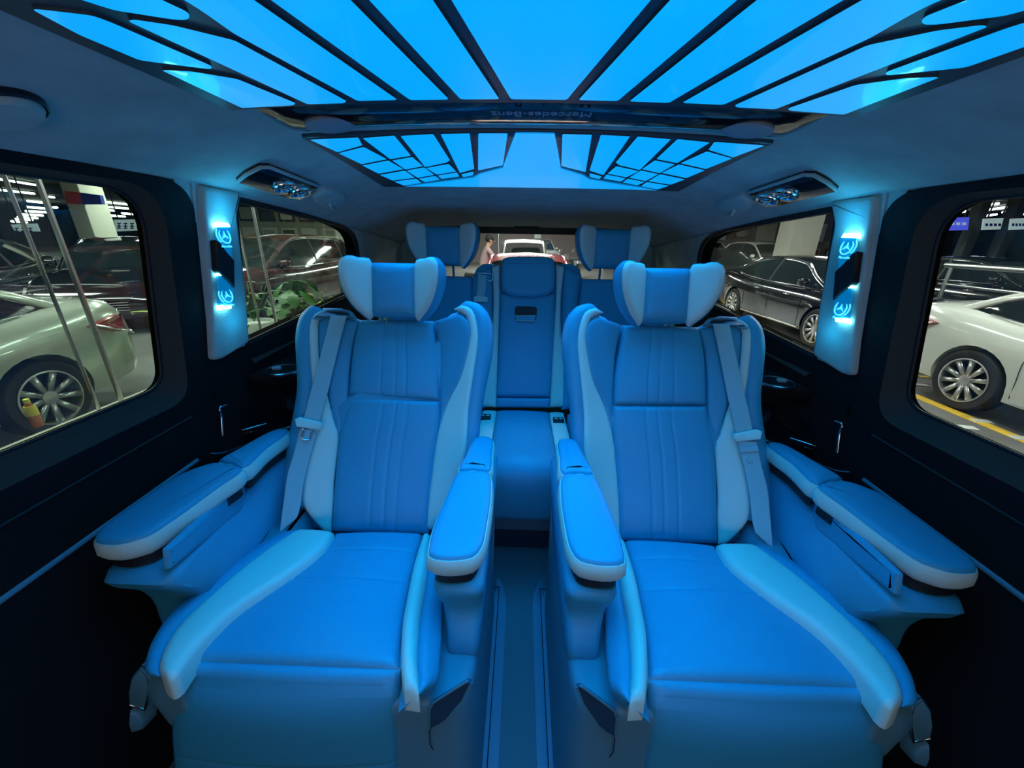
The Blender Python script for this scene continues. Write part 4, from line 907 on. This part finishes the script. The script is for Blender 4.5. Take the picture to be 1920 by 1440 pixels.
# drink bottle
p = on_z(72, 799, -.2); t = thing('drink_bottle', p, 'orange drink bottle with yellow cap standing on the ledge', 'bottle')
lathe('bottle_body', p, (0, 0, 1), [(.028, 0), (.032, .01), (.030, .05), (.032, .10), (.031, .13), (.022, .165), (.014, .185), (.014, .19)], mat('orange drink', (.60, .16, .03), .25), t, 20)
lathe('bottle_label', p+V((0, 0, .09)), (0, 0, 1), [(.0325, 0), (.0335, .005), (.0335, .05), (.028, .072)], mat('yellow label', (.75, .62, .08), .4), t, 20)
lathe('bottle_cap', p+V((0, 0, .185)), (0, 0, 1), [(.017, 0), (.017, .028), (.013, .031)], mat('yellow cap', (.80, .72, .10), .4), t, 16)

# plants
def leaf_mesh(lobed, n=9):
    vs = []; fs = []; 
    for i in range(n+1):
        u = i/n; w_ = math.sin(math.pi*min(1, u*.95+.03))**.8*(.42 if lobed else .13)
        if lobed and i % 2: w_ *= .62
        z = -.35*u*u
        vs += [V((u, -w_, z-.05*w_)), V((u, 0, z+.03)), V((u, w_, z-.05*w_))]
    for i in range(n):
        for j in (0, 1): a = i*3+j; fs.append((a, a+1, a+4, a+3))
    m_ = len(vs); vs += [p-V((0, 0, .006)) for p in vs]; fs += [tuple(q+m_ for q in reversed(f)) for f in fs]
    return vs, fs
def plant(name, loc, h, n, size, lobed, mt, label, pot=None, spread=.25, up0=.9):
    t = thing(name, loc, label, 'plant'); L = V(loc); vs, fs = leaf_mesh(lobed); first = None
    for i in range(n):
        a = i*2.4+random.random()*.5; el = up0-random.random()*.8; r = spread*random.random()
        base = L+V((0, 0, pot or 0)); tip = base+V((math.cos(a)*r, math.sin(a)*r, h*(.35+.65*random.random())))
        tube('stem', [base, base.lerp(tip, .5)+V((math.cos(a)*.02, math.sin(a)*.02, .05)), tip], .006, GREENL, t, seg=5)
        M = Matrix.Translation(tip-L) @ Matrix.Rotation(a, 4, 'Z') @ Matrix.Rotation(-el*.9+.3, 4, 'Y') @ Matrix.Scale(size*(.7+.5*random.random()), 4)
        if first is None: first = mk('leaf', vs, fs, mt, t, org=V((0, 0, 0))); o = first
        else: o = first.copy(); COL.objects.link(o); o.parent = t
        o.matrix_local = M
    return t
pp = V((-3.80, 5.30, G))
t = plant('potted_plant', pp, .55, 22, .20, False, GREENL, 'leafy green plant in a round white pot behind the glass partition', .42, .34)
lathe('pot', pp, (0, 0, 1), [(.17, 0), (.24, .12), (.27, .30), (.25, .42), (.23, .42), (.22, .38), (.001, .37)], WHITEM, t, 32, label='round white pot')
plant('large_leaf_plant', (-4.0, 6.7, G), .85, 16, .33, True, GREENL, 'big split-leaf plant right of the white pot, outside the left rear window', None, .3, .4)
plant('small_leaf_plant', (-3.85, 7.4, G), .55, 16, .17, False, YLEAF, 'small light green plant behind the big split-leaf plant', None, .3)
plant('spiky_plant', (-3.72, 4.2, G), .85, 28, .24, False, YLEAF, 'yellow green spiky plant at the edge of the left front window', .0, .25, 1.3)
plant('bushy_plant', (-3.85, 4.85, G), .7, 20, .2, False, GREENL, 'dark bushy plant left of the white pot', None, .3)

# columns, signs, buildings
t = thing('column', (-11.6, 10.3, G), 'beige square column with red and blue sign outside the left front window', 'column')
box('shaft', (-11.15, 10.0, G), (-10.72, 10.6, 2.85), COLM, t, r=.02)
t = thing('sign', (-10.6, 9.9, 2.0), 'red and blue hanging sign on the left beige column', 'sign')
def onplane(px, py, y): return on_y(px, py, y)
def board(name, corners_px, y, m_, parent, th=.04):
    P = [on_y(x, yy, y) for x, yy in corners_px]; return slab(name, P, m_, parent, [(0, -th), (0, 0)], up=(0, -1, 0), smooth=False)
REDS = mat('red sign paint', (.45, .06, .05), .5); BLUS = mat('blue sign paint', (.03, .05, .35), .5); PALES = mat('pale lit sign', (.5, .6, .62), .5, emit=(.55, .7, .72), es=.45); VIO = mat('blue lit sign', (.05, .06, .6), .5, emit=(.08, .10, .75), es=.8)
board('red_half', [(120, 358), (150, 361), (154, 383), (124, 381)], 9.97, REDS, t, .08); board('blue_half', [(150, 361), (187, 366), (191, 383), (154, 383)], 9.97, BLUS, t, .08)
SIGNS = [([(165, 411), (206, 411), (210, 434), (171, 433)], 'pale lit sign board left of the other under the left hall lights', '重庆', 16.), ([(213, 412), (258, 411), (262, 432), (218, 434)], 'pale lit sign board beside the edge of the left front window', '联系', 16.), ([(20, 421), (68, 419), (74, 434), (28, 434)], 'pale lit sign board furthest left above the silver sedan', '', 14.)]
for pl, lb, tx, y in SIGNS:
    c = sum((on_y(a, b, y) for a, b in pl), V((0, 0, 0)))/4; t = thing('sign', c, lb, 'sign'); board('sign_board', pl, y, PALES, t); [tube('hanger', [V((c.x+q, y+.02, c.z)), V((c.x+q, y+.02, 2.85))], .02, BLACK, t) for q in (-.3, .3)]
    for k in range(3):
        w_ = (pl[1][0]-pl[0][0]); x0 = pl[0][0]+w_*(.14+k*.27); y0 = pl[0][1]+6
        for dx, dy, ww, hh in ((0, 0, .16, 2), (0, 5, .16, 2), (.06, 0, .04, 11), (0, 9, .16, 2)):
            board('sign_stroke', [(x0+dx*w_, y0+dy), (x0+(dx+ww)*w_, y0+dy), (x0+(dx+ww)*w_, y0+dy+hh), (x0+dx*w_, y0+dy+hh)], y-.05, BLUS, t, .01)
for pl, lb, mt, y in (([(1768, 408), (1818, 407), (1815, 431), (1766, 433)], 'blue lit sign board outside the right front window', VIO, 13.), ([(1845, 410), (1882, 409), (1876, 430), (1842, 431)], 'white lit sign board between the right hall posts', PALES, 13.), ([(1896, 410), (1925, 409), (1922, 430), (1893, 431)], 'white lit sign board at the right photo edge', PALES, 13.)):
    c = sum((on_y(a, b, y) for a, b in pl), V((0, 0, 0)))/4; t = thing('sign', c, lb, 'sign'); board('sign_board', pl, y, mt, t); [tube('hanger', [V((c.x+q, y+.02, c.z)), V((c.x+q, y+.02, 2.85))], .02, BLACK, t) for q in (-.2, .2)]
    for k in range(4):
        w_ = (pl[1][0]-pl[0][0]); x0 = pl[0][0]+w_*(.08+k*.22)
        board('sign_stroke', [(x0, pl[0][1]+9), (x0+w_*.13, pl[0][1]+9), (x0+w_*.13, pl[0][1]+14), (x0, pl[0][1]+14)], y-.05, PALES if mt is VIO else BLUS, t, .01)
for p, lb in ((on_y(1822, 430, 13.4), 'dark hall post right of the blue sign'), (on_y(1888, 430, 13.4), 'dark hall post between the two white signs')):
    tag(box('hall_post', (p.x-.14, p.y-.14, G), (p.x+.14, p.y+.14, 2.85), ASPH, r=.01), lb, 'post')
c = on_y(1512, 440, 10.6); tag(box('column', (c.x-.36, 10.6, G), (c.x+.36, 11.2, 2.85), COLM, r=.02), 'tall beige square column behind the side-on black sedan', 'column')
c = on_y(655, 450, 13.0); tag(box('column', (c.x-.42, 13.0, G), (c.x+.42, 13.6, 2.85), COLM, r=.02), 'pale column at the rear edge of the left rear window', 'column')
# shop fronts
def shop(name, x0, x1, y, label, m1, rows, cols, colsm):
    t = thing(name, ((x0+x1)/2, y, G), label, 'building'); box('wall', (x0, y, G), (x1, y+.3, 2.85), m1, t, r=0)
    for i in range(cols):
        for j in range(rows):
            a = x0+(x1-x0)*(i+.12)/cols; b = x0+(x1-x0)*(i+.88)/cols; z0 = G+.3+(2.6/rows)*j; z1 = z0+2.6/rows*.72
            w_ = box('window', (a, y-.06, z0), (b, y+.02, z1), colsm[(i*3+j*2) % len(colsm)], t, r=.01); box('pane', (a+.08, y-.08, z0+.08), (b-.08, y-.05, z1-.08), colsm[(i+j+1) % len(colsm)], w_, r=0)
DK = mat('dark shop glass', (.03, .035, .035), .2); OLV = mat('olive shop panel', (.24, .26, .19), .6); RDP = mat('red shop poster', (.30, .07, .06), .6)
shop('shop_front', -12.2, -6.2, 17.5, 'olive shop front with panelled windows beyond the maroon car', OLV, 3, 7, [OLV, DK, COLM])
shop('shop_front', 10.2, 21., 23.5, 'pale shop front with red posters behind the right-hand cars', WALLM, 2, 8, [COLM, RDP, WHITEM, DK])
BRN = mat('brown shutter', (.20, .155, .155), .6)
t = thing('building', (0, 26, G), 'long brown shuttered building with a white band far behind the rear window', 'building')
box('wall', (-9, 26, G), (8.5, 26.3, 2.85), BRN, t, r=0); box('white_band', (-4.8, 25.9, 1.62), (-.9, 26, 2.0), WHITEM, t, r=.01)
tube('white_cable_tray', [V((-.9, 25.9, 1.62)), V((8, 25.9, 1.62))], .04, WHITEM, t)
for x in (-6.9, -5.9, -5.0, -4.4): box('pilaster', (x-.2, 25.4, G), (x+.2, 25.98, 2.85), WALLM, t, r=.02)
for x, z0, z1 in ((-4.1, .4, 1.5), (.9, .2, 1.45), (-7.8, .2, 1.4)): box('poster', (x-.22, 25.86, z0), (x+.22, 25.94, z1), WHITEM, t, r=.01)
for x, lb in ((-1.35, 'grey lamp post above the white car'), (4.35, 'thin white post right of the small grey car')): 
    tag(tube('post', [V((x, 22, G)), V((x, 22, 2.85))], .06, WHITEM if x > 0 else STEEL), lb, 'post')
tag(tube('post', [V((-3.05, 14, G)), V((-3.05, 14, 2.85))], .07, WHITEM), 'white post left in the rear window', 'post')
# hall lights: each tube a thing
ORD = 'first second third fourth fifth sixth seventh eighth ninth tenth eleventh twelfth'.split()
def hall_tube(x, y, ln, ang, grp, lab):
    o = tube('ceiling_light', [V((x-ln/2*math.cos(ang), y-ln/2*math.sin(ang), 2.74)), V((x+ln/2*math.cos(ang), y+ln/2*math.sin(ang), 2.74))], .035, TUBE, seg=6); return tag(o, lab, 'ceiling light', grp)
pxL = [((0, 336), (68, 347)), ((0, 356), (64, 363)), ((52, 377), (82, 380)), ((50, 388), (86, 391)), ((48, 396), (88, 398)), ((42, 402), (80, 404)), ((34, 407), (70, 409)), ((28, 411), (62, 412)), ((22, 415), (50, 417)),
       ((148, 360), (160, 362)), ((191, 378), (239, 383)), ((201, 388), (241, 391)), ((177, 392), (214, 395)), ((160, 397), (192, 398)), ((227, 369), (240, 370)), ((206, 404), (234, 406)), ((181, 407), (208, 408)), ((229, 400), (254, 402)), ((160, 402), (171, 403)), ((93, 369), (101, 370)), ((100, 389), (107, 389))]
for i_, (a, b) in enumerate(pxL):
    A, B = on_z(*a, 2.74), on_z(*b, 2.74)
    if A.length > 42: k_ = 42/A.length; A, B = CAM+(A-CAM)*k_, CAM+(B-CAM)*k_
    r = .0016*(A-CAM).length
    tag(tube('ceiling_light', [A, B], max(.025, r), TUBE, seg=6), ('thin white tube left of the steel edge, left front window, %s from the top' % ORD[i_] if i_ < 9 else 'thin white tube beside the left beige column, %s in its scattered rows' % ORD[i_-9]), 'ceiling light', 'fluorescent tubes seen through the left front window')
for i_, (a, b, wn) in enumerate((((1788, 400), (1812, 396), 0), ((1830, 385), (1872, 382), 0), ((1855, 393), (1893, 388), 0), ((1843, 405), (1868, 402), 0), ((1880, 398), (1915, 395), 0), ((1900, 403), (1920, 401), 0), ((1482, 407), (1492, 405), 1), ((1552, 400), (1562, 398), 1), ((1552, 407), (1566, 405), 1))):
    A, B = on_z(*a, 2.74), on_z(*b, 2.74)
    if A.length > 34: k_ = 34/A.length; A, B = CAM+(A-CAM)*k_, CAM+(B-CAM)*k_
    tag(tube('ceiling_light', [A, B], .05, TUBE, seg=6), (('short white hall light left of the beige column', 'upper short hall light right of the beige column', 'lower short hall light right of the beige column')[i_-6] if wn else 'white hall light in the right front window, %s along' % ORD[i_]), 'ceiling light', ('hall lights seen through the right rear window' if wn else 'hall lights seen through the right front window'))
for a, b, ul in (((455, 376), (472, 379), 'upper'), ((457, 387), (474, 389), 'lower')):
    A, B = on_z(*a, 2.74), on_z(*b, 2.74); tag(tube('ceiling_light', [A, B], .03, TUBE, seg=6), ul+' short hall light seen beside the left pillar in the rear side window', 'ceiling light', 'hall lights seen through the left rear window')
# nearer rows over the lanes (lit lanes of the hall; reflected in the car paint)
for x in (-4.6, -8.2, 4.6, 8.6):
    for y in (3., 6.5, 10., 13.5): hall_tube(x, y, 1.8, 0 if abs(x) > 8 else math.pi/2, 'fluorescent tubes above the parked cars', 'fluorescent tube over the %s row of cars on the %s, %s one along' % ('far' if abs(x) > 8 else 'near', 'left' if x < 0 else 'right', ORD[int(y/3.4)]))

# rider and scooters far behind
def scooter(loc, heading, col, label):
    t = thing('scooter', (loc[0], loc[1], G), label, 'scooter', rz=math.radians(heading)); Z = V((0, 0, 0)); ORG[t.name] = Z
    for x, q in ((-.6, 'rear'), (.62, 'front')): lathe('wheel', (x, 0, .24), (0, 1, 0), [(.10, .03), (.20, .05), (.24, .03), (.24, -.03), (.20, -.05), (.10, -.03)], TYRE, t, 20, org=Z)
    slab('body', [V((x, 0, z)) for x, z in ((-.85, .62), (-.78, .74), (-.1, .72), (-.02, .40), (.30, .34), (.42, .80), (.50, .92), (.56, .80), (.50, .40), (.40, .22), (-.25, .22), (-.5, .42))], col, t, [(.02, -.13), (0, -.10), (0, .10), (.02, .13)], up=(0, -1, 0), org=Z)
    slab('saddle', [V((x, 0, z)) for x, z in ((-.80, .74), (-.76, .82), (-.15, .80), (-.10, .73))], TYRE, t, [(.01, -.13), (0, -.1), (0, .1), (.01, .13)], up=(0, -1, 0), org=Z)
    tube('handlebar', [V((.42, -.32, 1.0)), V((.48, -.12, .98)), V((.48, .12, .98)), V((.42, .32, 1.0))], .016, STEEL, t, org=Z)
    tube('fork', [V((.48, 0, .95)), V((.62, 0, .24))], .025, STEEL, t, org=Z)
    lathe('head_lamp', (.55, 0, .84), (1, 0, .1), [(.07, 0), (.08, .03), (.05, .06), (.001, .07)], HEAD, t, 16, org=Z)
    for q in (-1, 1): tube('mirror_stalk', [V((.44, .25*q, 1.0)), V((.46, .30*q, 1.14))], .008, STEEL, t, org=Z)
    return t
scooter((-.56, 9.2), 12, paint('teal scooter paint', (.25, .4, .36)), 'pale scooter ridden by the person left in the rear window')
scooter((1.50, 16.6), 120, DGR, 'dark parked scooter at the right in the rear window'); scooter((2.05, 17.2), 110, GRY, 'grey parked scooter at the far right in the rear window')
def person(loc, rz):
    t = thing('person', (loc[0], loc[1], G), 'person in a pinkish shirt sitting on a scooter behind the rear window', 'person', rz=rz); Z = V((0, 0, 0)); ORG[t.name] = Z
    J = dict(pel=(-.38, 0, .88), waist=(-.36, 0, 1.02), chest=(-.30, 0, 1.22), neck=(-.25, 0, 1.38), hd=(-.20, 0, 1.47), top=(-.19, 0, 1.60),
             shl=(-.27, .17, 1.33), ell=(-.10, .24, 1.12), wrl=(.25, .27, 1.06), shr=(-.27, -.17, 1.33), elr=(-.10, -.24, 1.12), wrr=(.25, -.27, 1.06),
             hpl=(-.34, .10, .86), knl=(.05, .15, .78), anl=(.12, .14, .38), tol=(.30, .14, .33), hpr=(-.34, -.10, .86), knr=(.05, -.15, .78), anr=(.12, -.14, .38), tor=(.30, -.14, .33))
    Rr = dict(pel=.14, waist=.125, chest=.145, neck=.055, hd=.085, top=.075, shl=.06, ell=.04, wrl=.028, shr=.06, elr=.04, wrr=.028, hpl=.09, knl=.06, anl=.04, tol=.035, hpr=.09, knr=.06, anr=.04, tor=.035)
    E = [('pel', 'waist'), ('waist', 'chest'), ('chest', 'neck'), ('neck', 'hd'), ('hd', 'top'), ('chest', 'shl'), ('shl', 'ell'), ('ell', 'wrl'), ('chest', 'shr'), ('shr', 'elr'), ('elr', 'wrr'), ('pel', 'hpl'), ('hpl', 'knl'), ('knl', 'anl'), ('anl', 'tol'), ('pel', 'hpr'), ('hpr', 'knr'), ('knr', 'anr'), ('anr', 'tor')]
    ks = list(J); vs = [J[k] for k in ks]; es = [(ks.index(a), ks.index(b)) for a, b in E]; rr = [(Rr[k], Rr[k]) for k in ks]
    for q, wn in ((1, 'wrl'), (-1, 'wrr')):      # palm and five fingers closed on the grip
        W_ = J[wn]; pi = len(vs); vs.append((W_[0]+.07, W_[1], W_[2]-.01)); rr.append((.026, .018)); es.append((ks.index(wn), pi))
        for f in range(5):
            o_ = (f-2)*.018; a = len(vs)
            if f == 4: vs += [(W_[0]+.07, W_[1]-q*.04, W_[2]-.0), (W_[0]+.10, W_[1]-q*.05, W_[2]-.02)]
            else: vs += [(W_[0]+.115, W_[1]+o_, W_[2]+.0), (W_[0]+.13, W_[1]+o_, W_[2]-.03)]
            rr += [(.009, .009), (.008, .008)]; es += [(pi, a), (a, a+1)]
    me = bpy.data.meshes.new('body'); me.from_pydata(vs, es, []); o = bpy.data.objects.new('body', me); COL.objects.link(o)
    sk = o.modifiers.new('s', 'SKIN'); sb = o.modifiers.new('d', 'SUBSURF'); sb.levels = sb.render_levels = 2
    for i, r in enumerate(rr): me.skin_vertices[0].data[i].radius = r
    me.skin_vertices[0].data[0].use_root = True
    dg = bpy.context.evaluated_depsgraph_get(); m2 = bpy.data.meshes.new_from_object(o.evaluated_get(dg)); bpy.data.objects.remove(o)
    skin = mat('skin', (.45, .27, .20), .6); shirt = mat('pinkish shirt', (.42, .28, .28), .8); trs = mat('dark trousers', (.04, .04, .05), .8)
    for mm in (skin, shirt, trs): m2.materials.append(mm)
    for p in m2.polygons:
        p.use_smooth = True; c = p.center
        p.material_index = 2 if c.z < .93 and abs(c.y) < .24 else (1 if .9 < c.z < 1.37 and c.x < -.05 else 0)
    b = bpy.data.objects.new('body', m2); COL.objects.link(b); b.parent = t
    lathe('hair', (-.215, 0, 1.545), (-.25, 0, 1), [(.088, -.05), (.098, .0), (.085, .06), (.045, .095), (.001, .10)], mat('black hair', (.012, .01, .01), .7), t, 20, org=Z)
    lathe('nose', (-.105, 0, 1.50), (1, 0, -.3), [(.014, 0), (.010, .015), (.003, .022)], skin, b, 8, org=Z)
    for q in (-1, 1): lathe('eye', (-.118, .032*q, 1.53), (1, 0, 0), [(.010, 0), (.008, .004), (.001, .006)], TYRE, b, 8, org=Z); lathe('ear', (-.20, .085*q, 1.51), (0, q, 0), [(.024, 0), (.020, .010), (.010, .008)], skin, b, 10, org=Z)
    tube('mouth', [V((-.112, -.018, 1.465)), V((-.107, 0, 1.463)), V((-.112, .018, 1.465))], .004, mat('lips', (.35, .12, .1), .6), b, org=Z, seg=5)
person((-.56, 9.2), math.radians(12))
